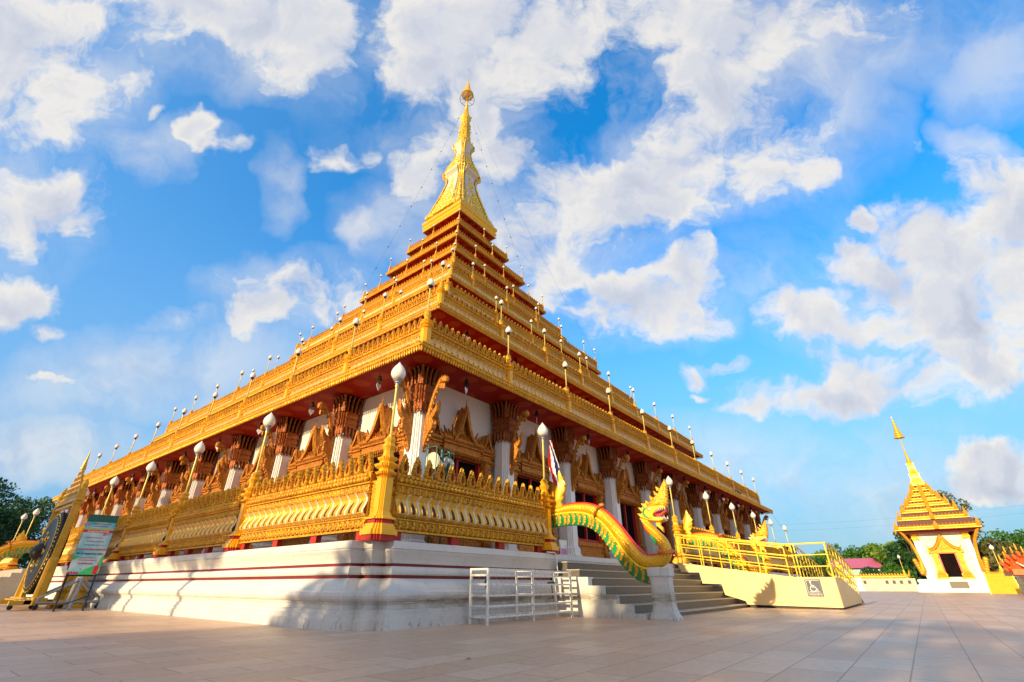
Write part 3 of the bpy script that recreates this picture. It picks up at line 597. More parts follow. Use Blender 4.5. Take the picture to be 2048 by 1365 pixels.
def tier(n, s, es, zf, zsk, zs0, zs1, zm0, zm1, lamps, fin, globe, wall=None, msp=.42, ssp=.42, lampk=.75, soff=True, dropw=.125, bells=0):
    """one storey of the stepped roof: fringe, cornice skirt, baluster band, petals, merlons, corner and bay posts"""
    c = MB(); d = es-s
    H = zs0-zsk
    prof = [(d-.30, zf+.24), (d-.06, zf+.24), (d-.06, zf+.30), (d, zf+.30), (d, zsk+.06), (d-.05, zsk+.08), (d-.02, zsk+.13), (d*.80-.03, zsk+.20), (d*.80-.02, zsk+.26), (d*.62, zsk+.30), (d*.40, zsk+H*.62), (d*.30, zsk+H*.72), (d*.30+.03, zsk+H*.80), (.10, zsk+H*.9), (.12, zs0-.05), (.02, zs0), (0.0, zs0), (0.0, zs1), (.10, zs1+.01), (.10, zs1+.05), (.04, zs1+.07), (.04, zm0-.14), (.10, zm0-.12), (.10, zm0-.04), (.03, zm0-.02), (.03, zm0+.02), (-.12, zm0+.02), (-.14, zs0-.2)]
    mi = [0]*(len(prof)-1)
    mi[0] = 1; mi[1] = 1; mi[2] = 1
    c.mould(sq(s), prof, mi); obj('cornice', c, [GOLD, RED], pag)
    fr = MB(); k = int(2*es/dropw); fr.tile(u_drop(dropw, .21), [(-es+.04+(2*es-.08)*(i+.5)/k, -es+.05, zf+.27) for i in range(k)])
    k2 = int(2*es/(dropw*.8)); fr.tile(u_petal(dropw*.75, .10, .05), [(-es+.04+(2*es-.08)*(i+.5)/k2, -es-.0, zf+.34) for i in range(k2)])
    if es-s > .4:
        k3 = int(2*s/(dropw*.9)); fr.tile(u_petal(dropw*.8, .13, .07), [(-s+2*s*(i+.5)/k3, -s-d*.62, zsk+.26) for i in range(k3)])
    fr.box(-es+.05, es-.05, -es-.01, -es+.12, zf+.26, zf+.40); fr.box(-s, s, -s-d*.62, -es+.12 if -es+.12 > -s-d*.62 else -s-d*.62+.05, zsk+.2, zsk+.3) if es-s > .4 else None; four('hanging_fringe', fr, GOLD)
    if es-s <= .55:
        lr = MB(); k5 = int(2*s/.22); hh = max(.14, H*.55); lr.tile(u_petal(.20, hh, .07), [(-s+2*s*(i+.5)/k5, -s-.10-d*.12, zsk+H*.30) for i in range(k5)]); lr.box(-s, s, -s-.10-d*.12, -s+.02, zsk+H*.32, zsk+H*.30+hh*.9); four('lotus_petal_row', lr, GOLD)
    hb = zs1-zs0
    if hb > .12:
        sb = MB(); offs = band(sb, None, s, zs0, ssp, lamps, gap=.3, yoff=.05); sb.tile(u_sbal(ssp*.97, hb, .75, .3), offs); sb.box(-s, s, -s-.004, -s+.06, zs0+.001, zs1-.001); four('baluster_band', sb, [CREAM, WHITEG, MAROON])
    fz = MB(); hf = zm0-.12-(zs1+.07)
    if hf > .10:
        k = int(2*s/.24); fz.tile(u_scroll(.24, hf, .05), [(-s+2*s*(i+.5)/k, -s-.03, zs1+.07) for i in range(k)])
    k = int(2*s/.15); fz.tile(u_petal(.14, .11, .05), [(-s+2*s*(i+.5)/k, -s-.09, zm0-.135) for i in range(k)]); four('carved_frieze', fz, GOLD)
    m = MB(); m.tile(u_merlon(msp*.84, zm1-zm0, .09), band(m, None, s, zm0, msp, lamps, gap=.18, yoff=-.01)); m.box(-s+.05, s-.05, -s-.03, -s+.04, zm0-.02, zm0+.035); four('crest_row', m, [GOLD, GOLDD, RED])
    # posts and lamps
    pk = .175*(1 if n < 3 else .9 if n < 5 else .75)
    pm = MB(); pm.lathe([(pk*1.0, zs0-.04), (pk*1.0, zm0-.1)], 0, shape=REDENT); pm.lathe(finial_profile(zm0-.1, fin, pk*1.25), 0, shape=REDENT)
    post = obj('lamp_post', pm, OCHRE, pag, False); post.location = (-s+.02, -s+.02, 0)
    globe_parts(post, globe-.14, lampk*.76, .03*lampk/.75, fin, dark=True)
    done = {(-1, -1)}
    pts = []
    for f in range(4):
        for t_ in [-s]+[p for p in lamps if abs(p) < s-1]:
            x, y = [(t_, -s), (-s, -t_), (s, t_), (-t_, s)][f]; pts.append((x, y))
    for x, y in pts[1:]:
        q = copy_tree(post, pag); q.location = (x*(1-.02/s), y*(1-.02/s), 0)
    if soff and wall:
        so_ = MB(); so_.mould(sq(wall), [(0, zf+.30), (es-wall-.08, zf+.30)], 0); so_.mould(sq(wall), [(es-wall-.08, zf+.42), (0, zf+.42)], 0)
        obj('soffit', so_, SOFF, pag, False)
        for k_ in range(bells):
            t_ = -es+.55+(2*es-1.1)*(k_+.5)/bells
            for f in (0, 1):
                x, y = [(t_, -es+.55), (-es+.55, -t_)][f]; obj('bell', BELL, None, pag, loc=(x, y, zf+.05), rz=R(20+17*k_))
def recess(s, z0, z1, m=RED):
    r_ = MB(); r_.box(-s, s, -s, s, z0, z1); return obj('recessed_wall', r_, m, pag, False)
def terrace(s0, s1, z):
    r_ = MB(); r_.mould(sq(s1), [(0, z), (s0-s1-.1, z)], 0); return obj('terrace', r_, GOLDY, pag, False)
l49 = lambda m: [4.9*i for i in range(-m, m+1)]
tier(1, 24.5, 25.5, 7.74, 7.95, 8.62, 9.08, 9.44, 9.97, l49(4), 10.15, 11.45, 23.3, .335, .30, .78, bells=11)
terrace(24.5, 17.5, 8.8); recess(17.9, 8.7, 14.3)
tier(2, 19.95, 20.65, 13.60, 13.82, 14.40, 14.82, 15.25, 15.62, l49(4)[1:-1], 15.95, 17.25, 17.8, .42, .36, .78, bells=9)
terrace(19.95, 15.0, 14.6); recess(14.9, 14.5, 19.4, GOLDY)
tier(3, 15.3, 15.7, 18.75, 18.9, 19.50, 19.85, 20.33, 20.75, l49(3), 20.80, 22.0, None, .42, .36, .72, soff=False)
terrace(15.3, 11, 19.6); recess(11.0, 19.5, 24.0)
tier(4, 12.45, 12.85, 23.38, 23.6, 24.02, 24.50, 24.95, 25.35, l49(2), 25.6, 26.85, 10.9, .42, .36, .72)
terrace(12.45, 8.9, 24.1); recess(8.9, 24.0, 28.2, GOLDY)
tier(5, 9.4, 10.0, 27.75, 27.9, 28.55, 28.85, 29.20, 29.6, l49(1), 29.9, 31.0, None, .42, .36, .70, soff=False)
terrace(9.4, 6.9, 28.4); recess(6.9, 28.3, 32.0)
tier(6, 7.95, 8.25, 31.5, 31.66, 32.02, 32.25, 32.52, 32.92, l49(1), 33.25, 34.35, 6.8, .40, .36, .68)
terrace(7.95, 5.2, 32.2); recess(5.2, 32.1, 36.3)
tier(7, 6.1, 6.38, 35.8, 35.95, 36.20, 36.32, 36.55, 37.0, [0], 37.5, 38.6, 5.1, .38, .36, .66)
terrace(6.1, 3.9, 36.3); recess(3.9, 36.2, 40.0)
tier(8, 4.6, 4.85, 39.45, 39.6, 39.85, 39.98, 40.3, 40.75, [0], 41.1, 42.0, 3.8, .36, .36, .62)
terrace(4.6, 2.7, 40.0); recess(2.7, 39.9, 43.6)
# --- crowning reliquary and spire
SPX, SPY = -.18, .18
cr_ = MB(); cr_.mould(sq(3.45), [(-1, 43.35), (.12, 43.35), (.12, 43.5), (.02, 43.55), (.04, 43.75), (.14, 43.85), (.18, 44.0), (.05, 44.12), (.05, 44.35), (.2, 44.5), (.22, 44.9), (.05, 45.0), (-.1, 45.1), (-.2, 45.7), (-1, 45.72)], 0)
obj('reliquary_cornice', cr_, GOLDS, pag)
sf = MB(); sf.box(-3.4, 3.4, -3.4, 3.4, 43.30, 43.36); obj('soffit', sf, SOFF, pag, False)
def spire():
    b = MB()
    body = [(3.35, 45.7), (3.3, 46.0), (3.05, 46.8), (2.75, 48.0), (2.35, 49.5), (2.0, 51.0), (1.70, 52.4), (1.66, 53.2), (1.85, 53.7), (2.2, 54.0), (2.25, 54.3), (2.05, 54.5), (1.95, 54.8), (1.75, 55.8), (1.40, 56.8), (1.02, 58.2), (.92, 59.2), (1.0, 59.9), (1.28, 60.4), (1.32, 60.7), (1.15, 60.95)]
    b.lathe(body, 0, (SPX, SPY, 0), shape=REDENT); obj('spire_body', b, mat('spire_white', (.62, .58, .44), .4, .1), pag, True)
    l = MB()                                       # gilded foliage in relief, thickest at the foot of each storey
    rng = np.random.default_rng(5)
    def prof(z):
        for (r0, z0), (r1, z1) in zip(body, body[1:]):
            if z <= z1: return r0+(r1-r0)*(z-z0)/(z1-z0)
        return 1.0
    leaf = MB(); leaf.plate([(-.5, 0), (-.35, .5), (0, 1.0), (.35, .5), (.5, 0), (0, -.35)], lambda a, b_, d: (a, d, b_), .55, bev=.4); T = leaf.arr()
    for f in range(4):
        for (z0, z1, pk_, num) in ((45.6, 53.2, 1.0, 520), (54.5, 59.2, 1.0, 190), (60.8, 62.0, 1.0, 40)):
            for k in range(num):
                u_ = rng.random()**1.5; z = z0+(z1-z0)*u_; hw = prof(z)
                x = rng.uniform(-1, 1)
                if u_ > .30 and abs(x) > (1-u_)*1.1 and abs(x) < .86: continue
                sz = rng.uniform(.16, .30)*(1.15-.4*u_); V = (x*hw*.95, -hw*(1.0 if abs(x) < .56 else .93)-.04, z)
                c_, s_ = math.cos(ROT[f]), math.sin(ROT[f]); l.put(T, (SPX+V[0]*c_-V[1]*s_, SPY+V[0]*s_+V[1]*c_, z), (sz, sz*.8, sz*1.2), ROT[f])
    for z, r in ((45.75, 3.3), (54.35, 1.95), (60.75, 1.12)):                  # upright leaf crests
        for f in range(4):
            k = int(2*r/.3)
            for i in range(k):
                c_, s_ = math.cos(ROT[f]), math.sin(ROT[f]); vx, vy = -r+2*r*(i+.5)/k, -r; l.put(T, (SPX+vx*c_-vy*s_, SPY+vx*s_+vy*c_, z), (.3, .22, .5), ROT[f])
    for sx in (-1, 1):
        for sy in (-1, 1):
            for o_ in ((1, .78), (.88, .88), (.78, 1)):
                pts = [(SPX+sx*r*o_[0]*1.0, SPY+sy*r*o_[1]*1.0, z) for r, z in body]; l.tube(pts, [.12 if z < 54 else .08 for r, z in body], 6)
    obj('gilded_foliage', l, GOLDB, pag, True)
    u = MB(); pr = [(1.12, 60.9), (.95, 61.6), (.82, 62.6), (.72, 63.8), (.66, 65.5), (.62, 67.0), (.70, 67.4), (.78, 67.7), (.60, 68.0), (.50, 68.3)]
    u.lathe(pr, 0, (SPX, SPY, 0), shape=REDENT)
    for k in range(60):
        z = 61.2+6.2*rng.random(); r = .95-(z-60.9)*.055; a = rng.random()*6.28
        for f in range(4):
            c_, s_ = math.cos(ROT[f]), math.sin(ROT[f]); vx = (rng.random()*2-1)*r*.8; vy = -r*1.0; u.put(T, (SPX+vx*c_-vy*s_, SPY+vx*s_+vy*c_, z), (.16, .14, .24), ROT[f])
    obj('upper_shaft', u, GOLDB, pag)
    r_ = MB(); z = 68.3; rad = .50
    while z < 71.6:
        r_.lathe([(rad*.8, z), (rad, z+.08), (rad, z+.22), (rad*.72, z+.34)], 14, (SPX, SPY, 0)); z += .34; rad *= .88
    r_.lathe([(.1, 71.5), (.07, 78.3)], 8, (SPX, SPY, 0)); obj('ringed_needle', r_, GOLDS, pag)
    wv = MB()
    wv.tube([(SPX+1.2*math.cos(a), SPY+1.2*math.sin(a), 72.4) for a in lin(0, 2*math.pi, 33)], .05, 6)
    wv.tube([(SPX+.6*math.cos(a), SPY+.6*math.sin(a), 72.9) for a in lin(0, 2*math.pi, 25)], .035, 6)
    for k in range(8):
        a = k*math.pi/4; wv.tube([(SPX, SPY, 72.1), (SPX+1.2*math.cos(a), SPY+1.2*math.sin(a), 72.4)], .035, 5); wv.tube([(SPX+.6*math.cos(a), SPY+.6*math.sin(a), 72.9), (SPX+1.0*math.cos(a), SPY+1.0*math.sin(a), 73.6)], .025, 5)
    obj('ring_wheel', wv, GREYM, pag)
    um = MB(); z, rad = 73.5, 1.02
    prf = [(.12, 72.95), (.5, 73.2), (.8, 73.4)]
    for k in range(8):
        prf += [(rad, z), (rad, z+.12), (rad*.88, z+.2)]; z += .42; rad *= .80
    prf += [(.08, z+.1), (.015, 78.4)]; um.lathe(prf, 18, (SPX, SPY, 0)); obj('tiered_umbrella', um, GOLDS, pag)
spire()

# ================================================================== SETTING
g = MB(); g.box(-150, 900, -500, 600, -1.0, 0.0); o = obj('plaza', g, TILES, None, False); tag(o, kind='structure')
g = MB(); g.box(-3000, 3500, -3000, 3500, -1.2, -0.012)
GRASS = mat('far_grass', (0.05, 0.09, 0.02), 0.9, 0, 0.3, 0.05, col2=(0.12, 0.10, 0.05), c2amt=.6, c2scale=.02); o = obj('ground', g, GRASS, None, False); tag(o, kind='structure')

# --- podium
X0, X1, Y0, Y1 = 7.13, 61.5, 9.86, 67.0
def notch(x0, y0, x1, y1, a=.35, b_=.36):
    """counter-clockwise outline with stepped corners"""
    return [(x0+2*a, y0), (x1-2*a, y0), (x1-2*a, y0+b_), (x1-a, y0+b_), (x1-a, y0+2*b_), (x1, y0+2*b_), (x1, y1-2*b_), (x1-a, y1-2*b_), (x1-a, y1-b_), (x1-2*a, y1-b_), (x1-2*a, y1), (x0+2*a, y1), (x0+2*a, y1-b_), (x0+a, y1-b_), (x0+a, y1-2*b_), (x0, y1-2*b_), (x0, y0+2*b_), (x0+a, y0+2*b_), (x0+a, y0+b_), (x0+2*a, y0+b_)]
PP = notch(X0, Y0, X1, Y1)
pod = thing('podium', 'white stepped plaster podium with two thin dark red lines, carrying the golden pagoda', 'podium', (0, 0, 0))
p = MB()
prof = [(.12, 0), (.12, .20), (.08, .21), (.08, .31), (.035, .32), (.035, .40), (-.02, .41), (-.02, .50), (.005, .52), (.005, .555), (.06, .57), (.10, .62), (.115, .68), (.10, .75), (.04, .79), (.035, .80), (.02, .83), (-.03, .90), (-.10, .98), (-.17, 1.045), (-.21, 1.05), (-.21, 1.12), (-.15, 1.125), (-.11, 1.16), (-.10, 1.22), (-.11, 1.28), (-.15, 1.31), (-.21, 1.315), (-.21, 1.375), (-.17, 1.38), (-.14, 1.46), (-.07, 1.58), (-.02, 1.65), (-.04, 1.66), (-.04, 1.69), (0, 1.70), (0, 1.86), (-.02, 1.87)]
mi = [0]*(len(prof)-1); mi[20] = 1; mi[27] = 1
p.mould(PP, prof, mi); obj('moulded_base', p, [PLAS, mat('dark_red_line', (0.20, 0.012, 0.012), 0.5, 0, .15, 3)], pod, True, 28)
p = MB(); p.mould(PP, [(-.02, 1.87), (-30, 1.872)], 0); p.M[-1][:] = 0
p = MB(); p.box(X0+.72, X1-.72, Y0+.01, Y1-.01, 1.80, 1.866); p.box(X0+.01, X0+.72, Y0+.73, Y1-.73, 1.80, 1.866); p.box(X0+.36, X0+.72, Y0+.37, Y0+.73, 1.80, 1.866)
FLOOR = mat('terrace_floor', (0.32, 0.25, 0.20), 0.4, 0, .1, 1); obj('terrace_floor', p, FLOOR, pod, False)

# --- balustrade bays and lamp posts
def bay(L):
    """carved balustrade panel, local x 0..L, faces -Y, ledge at z 1.87"""
    t = thing('balustrade_panel', None, None)
    a, b_ = .30, L-.30
    p = MB(); p.box(.1, L-.1, .02, .16, 2.10, 3.30)
    p.box(a-.05, b_+.05, -.07, .10, 2.10, 2.15); p.box(a-.05, b_+.05, -.06, .10, 2.385, 2.42)
    k = max(1, int(L/2.1))
    for i in range(k+1): x = .5+(L-1.0)*i/k; p.box(x-.14, x+.14, -.02, .14, 1.86, 2.10, 1)
    p.box(a-.05, b_+.05, -.10, .10, 2.985, 3.01); p.box(a-.05, b_+.05, -.11, .10, 3.235, 3.27)
    obj('panel_body', p, [GOLD, RED], t, False)
    q = MB(); n = round((b_-a)/.225); d = (b_-a)/n; q.tile(u_scroll(d, .235, .075), [(a+d*(i+.5), -.02, 2.15) for i in range(n)]); n = round((b_-a)/.10); d = (b_-a)/n; q.tile(u_petal(d*.7, .035, .03), [(a+d*(i+.5), -.06, 2.425) for i in range(n)]); q.box(a, b_, -.02, .03, 2.15, 2.39); obj('lower_scroll_band', q, [GOLD], t)
    q = MB(); n = round((b_-a)/.375); d = (b_-a)/n; q.tile(u_sbal(d, .54, 1.0), [(a+d*(i+.5), 0.0, 2.455) for i in range(n)]); q.box(a, b_, -.04, .03, 2.45, 2.99); obj('s_curved_balusters', q, [YPANEL, WHITEG, MAROON], t)
    q = MB(); n = round((b_-a)/.20); d = (b_-a)/n; q.tile(u_scroll(d, .215, .05), [(a+d*(i+.5), -.04, 3.015) for i in range(n)]); q.box(a, b_, -.05, .03, 3.01, 3.24); obj('carved_frieze', q, [GOLD], t)
    q = MB()
    for r_, (z, w_, h_, y) in enumerate(((3.27, .155, .15, -.10), (3.385, .155, .15, -.05))):
        n = round((b_-a)/w_); d = (b_-a)/n; q.tile(u_petal(d*.97, h_, .09), [(a+d*(i+.5+.5*r_), y, z) for i in range(n-r_)])
    q.box(a, b_, -.06, .12, 3.26, 3.53); obj('lotus_petal_rows', q, [GOLD], t)
    q = MB(); n = max(2, round((b_-a)/.44)); d = (b_-a)/n; q.tile(u_merlon(.29, .56, .10), [(a+d*(i+.5), .01, 3.52) for i in range(n)]); q.box(a, b_, -.02, .08, 3.50, 3.55); obj('flame_merlons', q, [GOLD, MAROON, REDBR], t)
    return t
def podium_lamp():
    t = thing('lamp_post', 'yellow pillar', 'lamp post', (0, 0, 0))
    p = MB(); k = .34
    p.lathe([(.36, 1.85), (.36, 1.98)], 0, shape=REDENT, m=1)
    p.lathe([(.40, 1.98), (.40, 2.10), (.345, 2.11), (.345, 2.18), (.31, 2.19), (.31, 2.24)], 0, shape=REDENT, m=0); p.lathe([(.27, 2.24), (.27, 2.34)], 0, shape=REDENT, m=1)
    p.lathe([(.34, 2.34), (.33, 2.38), (.25, 2.42), (.22, 2.48), (.185, 2.54), (.18, 3.34), (.21, 3.38)], 0, shape=REDENT, m=0)
    obj('pillar', p, [OCHRE, RED], t, False)
    f = MB(); f.lathe(finial_profile(3.38, 4.44, .275), 0, shape=REDENT); obj('stacked_finial', f, OCHRE, t, False)
    globe_parts(t, 6.14, .84, .036, 4.44); return t
lamp0 = podium_lamp(); PXR, PYR = 7.60, 10.20
R_posts = [14.85, 27.9, 34.5, 40.7, 47.1, 53.7, 60.2]; L_posts = [17.5, 23.8, 29.9, 36.0, 42.2, 57.0, 62.0]
ORD = ['first', 'second', 'third', 'fourth', 'fifth', 'sixth', 'seventh', 'eighth', 'ninth']
lamp0.location = (PXR, PYR, 0); lamp0['label'] = 'yellow lamp post with white bud globe on the near corner of the podium'; lamp0['group'] = 'lamp posts on the podium balustrade'
for i, x in enumerate(R_posts):
    where = ['beside the nearest serpent tail, with the flag', 'behind the nearest serpent head, at ramp top', 'behind the second serpent tail', 'next but one past the ramp top post', 'third past the ramp top post', 'fourth past the ramp top post', 'at the far right end of the podium'][i]
    dup(lamp0, (x, PYR, 0), 0, 'lamp post on the shaded face, '+where)
for i, y in enumerate(L_posts):
    where = ['first one left of the corner post', 'second one left of the corner post', 'third one left of the corner post', 'fourth left of the corner post, beside the poster', 'beside the near serpent of the far left stairs', 'beyond the far left stairs, nearer one', 'beyond the far left stairs, farther one'][i]
    dup(lamp0, (X0+.36, y, 0), 0, 'lamp post on the sunlit face, '+where)
bays = {}
def place_bay(a, b_, side, label):
    L = round(abs(b_-a), 1)
    if L not in bays: bays[L] = bay(L); o = bays[L]
    else: o = copy_tree(bays[L])
    o['label'] = label; o['category'] = 'balustrade'; o['group'] = 'carved golden balustrade panels on the podium'
    if side == 'R': o.location = (a, PYR-.06, 0); o.scale.x = (b_-a)/L
    else: o.location = (X0+.30, b_, 0); o.rotation_euler = (0, 0, -R(90)); o.scale.x = (b_-a)/L
place_bay(PXR, R_posts[0], 'R', 'balustrade panel between the corner lamp post and the tail of the nearest serpent')
rl = ['golden balustrade panel behind the ramp railing, nearest of the far run', 'golden balustrade panel on the shaded face, second behind the ramp', 'golden balustrade panel on the shaded face, third behind the ramp', 'golden balustrade panel on the shaded face, fourth behind the ramp', 'golden balustrade panel at the far right end of the podium']
for i, (a, b_) in enumerate(zip(R_posts[1:], R_posts[2:])): place_bay(a, b_, 'R', rl[i])
ll = ['bright balustrade panel on the sunlit face, immediately left of the corner post', 'olive-shaded balustrade panel, second left of the corner post', 'balustrade panel third left of the corner post', 'balustrade panel fourth left of the corner post, right beside the poster', 'balustrade panel hidden partly behind the standing poster']
LP = [PYR+.02]+L_posts[:5]
for i, (a, b_) in enumerate(zip(LP, LP[1:])): place_bay(a, b_, 'L', ll[i])
place_bay(L_posts[5], L_posts[6], 'L', 'far balustrade panel beyond the left stairs, seen past the gong')

# --- staircase on the shaded side
st = thing('staircase', 'broad grey granite staircase with white stepped side wall, leading up behind the serpent', 'staircase', (0, 0, 0))
EDG = [6.70, 7.18, 7.65, 8.12, 8.60, 9.08, 9.55, 10.03]; ZT = [.13, .38, .63, .88, 1.13, 1.38, 1.63, 1.88]
p = MB(); nz = MB(); tr = MB()
SX0, SX1 = 15.10, 28.6
for i, (y, z) in enumerate(zip(EDG, ZT)):
    y2 = EDG[i+1] if i < 7 else 10.7
    z0 = ZT[i-1] if i else 0
    p.box(SX0+(.04 if i else .0), SX1, y, 10.7+.001*i, z0-.02, z-.03)
    nz.box(SX0+.01, SX1, y-.03, y2+.02, z-.03, z)
obj('risers', p, GRAN, st, False); obj('treads', nz, NOSE, st, False)
ck = MB(); ck.plate([(10.0, 0), (10.0, 1.14)]+[q for y, z in list(zip(EDG, ZT))[4::-1] for q in ((y, z+.01), (y, z-.24 if z > .2 else 0))], lambda a, b_, d: (14.98+d, a, b_), .26)
ck.box(14.84, 15.12, 9.0, 9.9, 1.0, 1.15)
obj('side_wall', ck, PLAS, st, False)
# left staircase (far)
st2 = thing('staircase', 'far left staircase in sunlight, half hidden behind the gong', 'staircase', (0, 0, 0))
p = MB()
for i, z in enumerate(ZT): p.box(3.6+.44*i, 7.3, 46.5, 55.0, (ZT[i-1] if i else 0), z)
obj('steps', p, NOSE, st2, False)

# --- naga serpents: profile plane (a = outward distance y, z), built facing -Y at x = 0
def naga():
    t = thing('naga_statue', 'gold naga', 'serpent statue', (0, 0, 0))
    top = [(9.67, 3.46), (9.28, 3.54), (8.87, 3.53), (8.31, 3.41), (7.75, 3.08), (7.29, 2.59), (6.93, 1.98), (6.55, 1.74)]
    CL = [(10.35, 3.28, .12), (9.9, 3.33, .14), (9.5, 3.37, .165), (9.1, 3.37, .18), (8.7, 3.32, .19), (8.3, 3.18, .20), (7.95, 2.94, .205), (7.65, 2.62, .21), (7.38, 2.26, .215), (7.1, 1.88, .22), (6.78, 1.60, .215), (6.42, 1.54, .21), (6.10, 1.64, .20), (6.0, 1.88, .19), (6.08, 2.12, .18), (6.28, 2.36, .165), (6.46, 2.58, .155), (6.50, 2.80, .15), (6.40, 2.98, .16)]
    sp = smooth_path(CL, 5)
    b = MB(); sp = [np.array([q[0], q[1], q[2]*.92]) for q in sp]; b.tube([(0, q[0], q[1]) for q in sp], [q[2] for q in sp], 14, upv=(1, 0, 0)); obj('scaled_body', b, SCALES, t, ang=80)
    # red dorsal ridge
    rd = MB(); rings = []
    P = [Vector((0, q[0], q[1])) for q in sp]
    nrm = []
    for i in range(len(P)):
        tt = (P[min(i+1, len(P)-1)]-P[max(i-1, 0)]).normalized(); nrm.append(Vector((0, -tt.z, tt.y)))
    # outward = right-hand side of travel (up while travelling outwards)
    for i, q in enumerate(sp):
        n_ = nrm[i] if nrm[i].z > 0 or i > 40 else nrm[i]
        up = Vector((0, -nrm[i].y, -nrm[i].z)); r = q[2]
        rings.append([tuple(P[i]+up*(r*.90)+Vector((-.075, 0, 0))), tuple(P[i]+up*(r*1.16)+Vector((-.03, 0, 0))), tuple(P[i]+up*(r*1.16)+Vector((.03, 0, 0))), tuple(P[i]+up*(r*.90)+Vector((.075, 0, 0)))])
    rd.loft(rings[6:-2], 0, True, True); obj('red_back_ridge', rd, REDBR, t)
    # pale rim line and hanging belly leaves on a green keel
    rim = MB(); kee = MB(); lv = MB()
    idx = [i for i, q in enumerate(sp) if i <= 57]
    low = []
    for i in idx:
        dn = Vector((0, nrm[i].y, nrm[i].z)); low.append((P[i]+dn*(sp[i][2]*1.0), dn, sp[i][2]))
    for s_ in (-1, 1): rim.tube([tuple(c+Vector((s_*.13, 0, 0))+dn*.0) for c, dn, r in low], .035, 6)
    obj('yellow_rim', rim, mat('lemon_rim', (.90, .70, .03), .3, .1), t)
    kr = []
    for c, dn, r in low:
        dd = (dn*.6+Vector((0, 0, -.55))).normalized()
        kr.append([tuple(c+Vector((-.11, 0, 0))), tuple(c+dd*.40+Vector((-.09, 0, 0))), tuple(c+dd*.43), tuple(c+dd*.40+Vector((.09, 0, 0))), tuple(c+Vector((.11, 0, 0)))])
    kee.loft(kr, 0, True, True); obj('green_keel', kee, GREEN, t, ang=70)
    L = 0; nxt = .08
    for i in range(1, len(low)):
        L += (low[i][0]-low[i-1][0]).length
        if L >= nxt:
            nxt += .21; c, dn, r = low[i]; dd = (dn*.6+Vector((0, 0, -.55))).normalized()
            for s_ in (-1, 1):
                for u_, rr in ((.05, .075), (.14, .07), (.22, .055), (.30, .06), (.37, .035)):
                    q = c+dd*u_+Vector((s_*(.105), (.025 if int(u_*100) % 2 else -.02), 0)); lv.sphere(tuple(q), (rr*.55, rr, rr*1.05), 6, 4)
    obj('belly_leaves', lv, GOLD, t)
    # necklace, knotted ribbon and orange garland
    nk = MB()
    i = 26; c = P[i]; nn = Vector((0, nrm[i].y, nrm[i].z))
    nk.tube([tuple(c+Vector((math.cos(a)*.23, 0, 0))+nn*(math.sin(a)*.23)) for a in lin(0, 2*math.pi, 17)], .045, 6, 0)
    nk.sphere(tuple(c-nn*.27), (.09, .12, .08), 8, 5); obj('carved_collar', nk, GOLDD, t)
    gr = MB(); gr.tube([(.24*math.cos(a), 6.0+.22*math.sin(a), 1.80+.02*math.sin(3*a)) for a in lin(0, 2*math.pi, 21)], .055, 7); gr.tube([(0, 5.86, 1.82), (.05, 5.74, 1.80), (.0, 5.70, 1.70)], .045, 6)
    obj('garland', gr, mat('orange_garland', (.75, .22, .04), .6, 0, .2, 20, .8, 30), t)
    f = lambda a, b_, d: (d, a, b_)
    tl = MB()
    T_ = [(10.23, 3.40), (10.32, 3.66), (10.25, 3.91), (10.07, 4.2), (9.91, 4.46), (9.75, 4.80), (9.65, 4.52), (9.53, 4.31), (9.55, 4.04), (9.70, 3.81), (9.73, 3.61), (9.62, 3.40), (9.72, 3.24), (10.08, 3.26)]
    tl.plate(T_, f, .17, bev=.30)
    for (a0, b0, s_) in ((9.62, 3.95, .2), (9.56, 4.18, .2), (9.66, 4.42, .17), (9.70, 3.72, .18)): tl.plate([(a0+.12, b0-.08), (a0-.02, b0-.04), (a0-.13, b0+.10), (a0-.05, b0+.09), (a0+.05, b0+.16)], f, .12, bev=.25)
    for k in range(7):
        u_ = k/6; y = 10.2-.38*u_**1.2; z = 3.45+1.0*u_; tl.sphere((0, y, z), (.10, .07, .09), 6, 4)
    obj('tail_flame', tl, GOLDS, t)
    hd = MB()
    hd.plate([(6.62, 2.80), (6.58, 3.02), (6.45, 3.16), (6.24, 3.20), (6.05, 3.19), (5.84, 3.20), (5.74, 3.16), (5.76, 3.10), (5.90, 3.10), (6.05, 3.06), (6.18, 2.96), (6.24, 2.88), (6.18, 2.80), (6.02, 2.76), (5.87, 2.75), (5.84, 2.70), (6.0, 2.66), (6.2, 2.68), (6.38, 2.72)], f, .34, bev=.16)
    for s_ in (-1, 1):
        hd.sphere((s_*.14, 6.30, 3.06), (.06, .09, .07), 8, 6); hd.sphere((s_*.10, 5.86, 3.20), (.06, .07, .05), 7, 5)
        for (a0, b0) in ((6.55, 2.75), (6.60, 2.90), (6.55, 3.08), (6.44, 3.20), (6.50, 2.66)): hd.plate([(a0-.06, b0-.05), (a0+.03, b0-.06), (a0+.14, b0+.08), (a0+.02, b0+.05), (a0-.04, b0+.1)], lambda a, b_, d, s_=s_: (s_*.10+d, a, b_), .06)
    hd.plate([(6.20, 2.70), (6.02, 2.68), (6.05, 2.59), (5.97, 2.50), (5.98, 2.36), (6.07, 2.47), (6.20, 2.58)], f, .12, bev=.2)
    obj('head', hd, GOLDS, t)
    cr_ = MB(); cr_.plate([(6.50, 3.08), (6.39, 3.25), (6.2, 3.42), (6.02, 3.50), (5.87, 3.73), (5.71, 3.97), (5.66, 3.75), (5.70, 3.41), (5.72, 3.18), (5.84, 3.16), (6.05, 3.18), (6.26, 3.14)], f, .16, bev=.22)
    for k in range(6):
        z = 3.22+.10*k; y = 5.72-.012*k; cr_.sphere((0, y+.02, z), (.09, .05, .055), 6, 4)
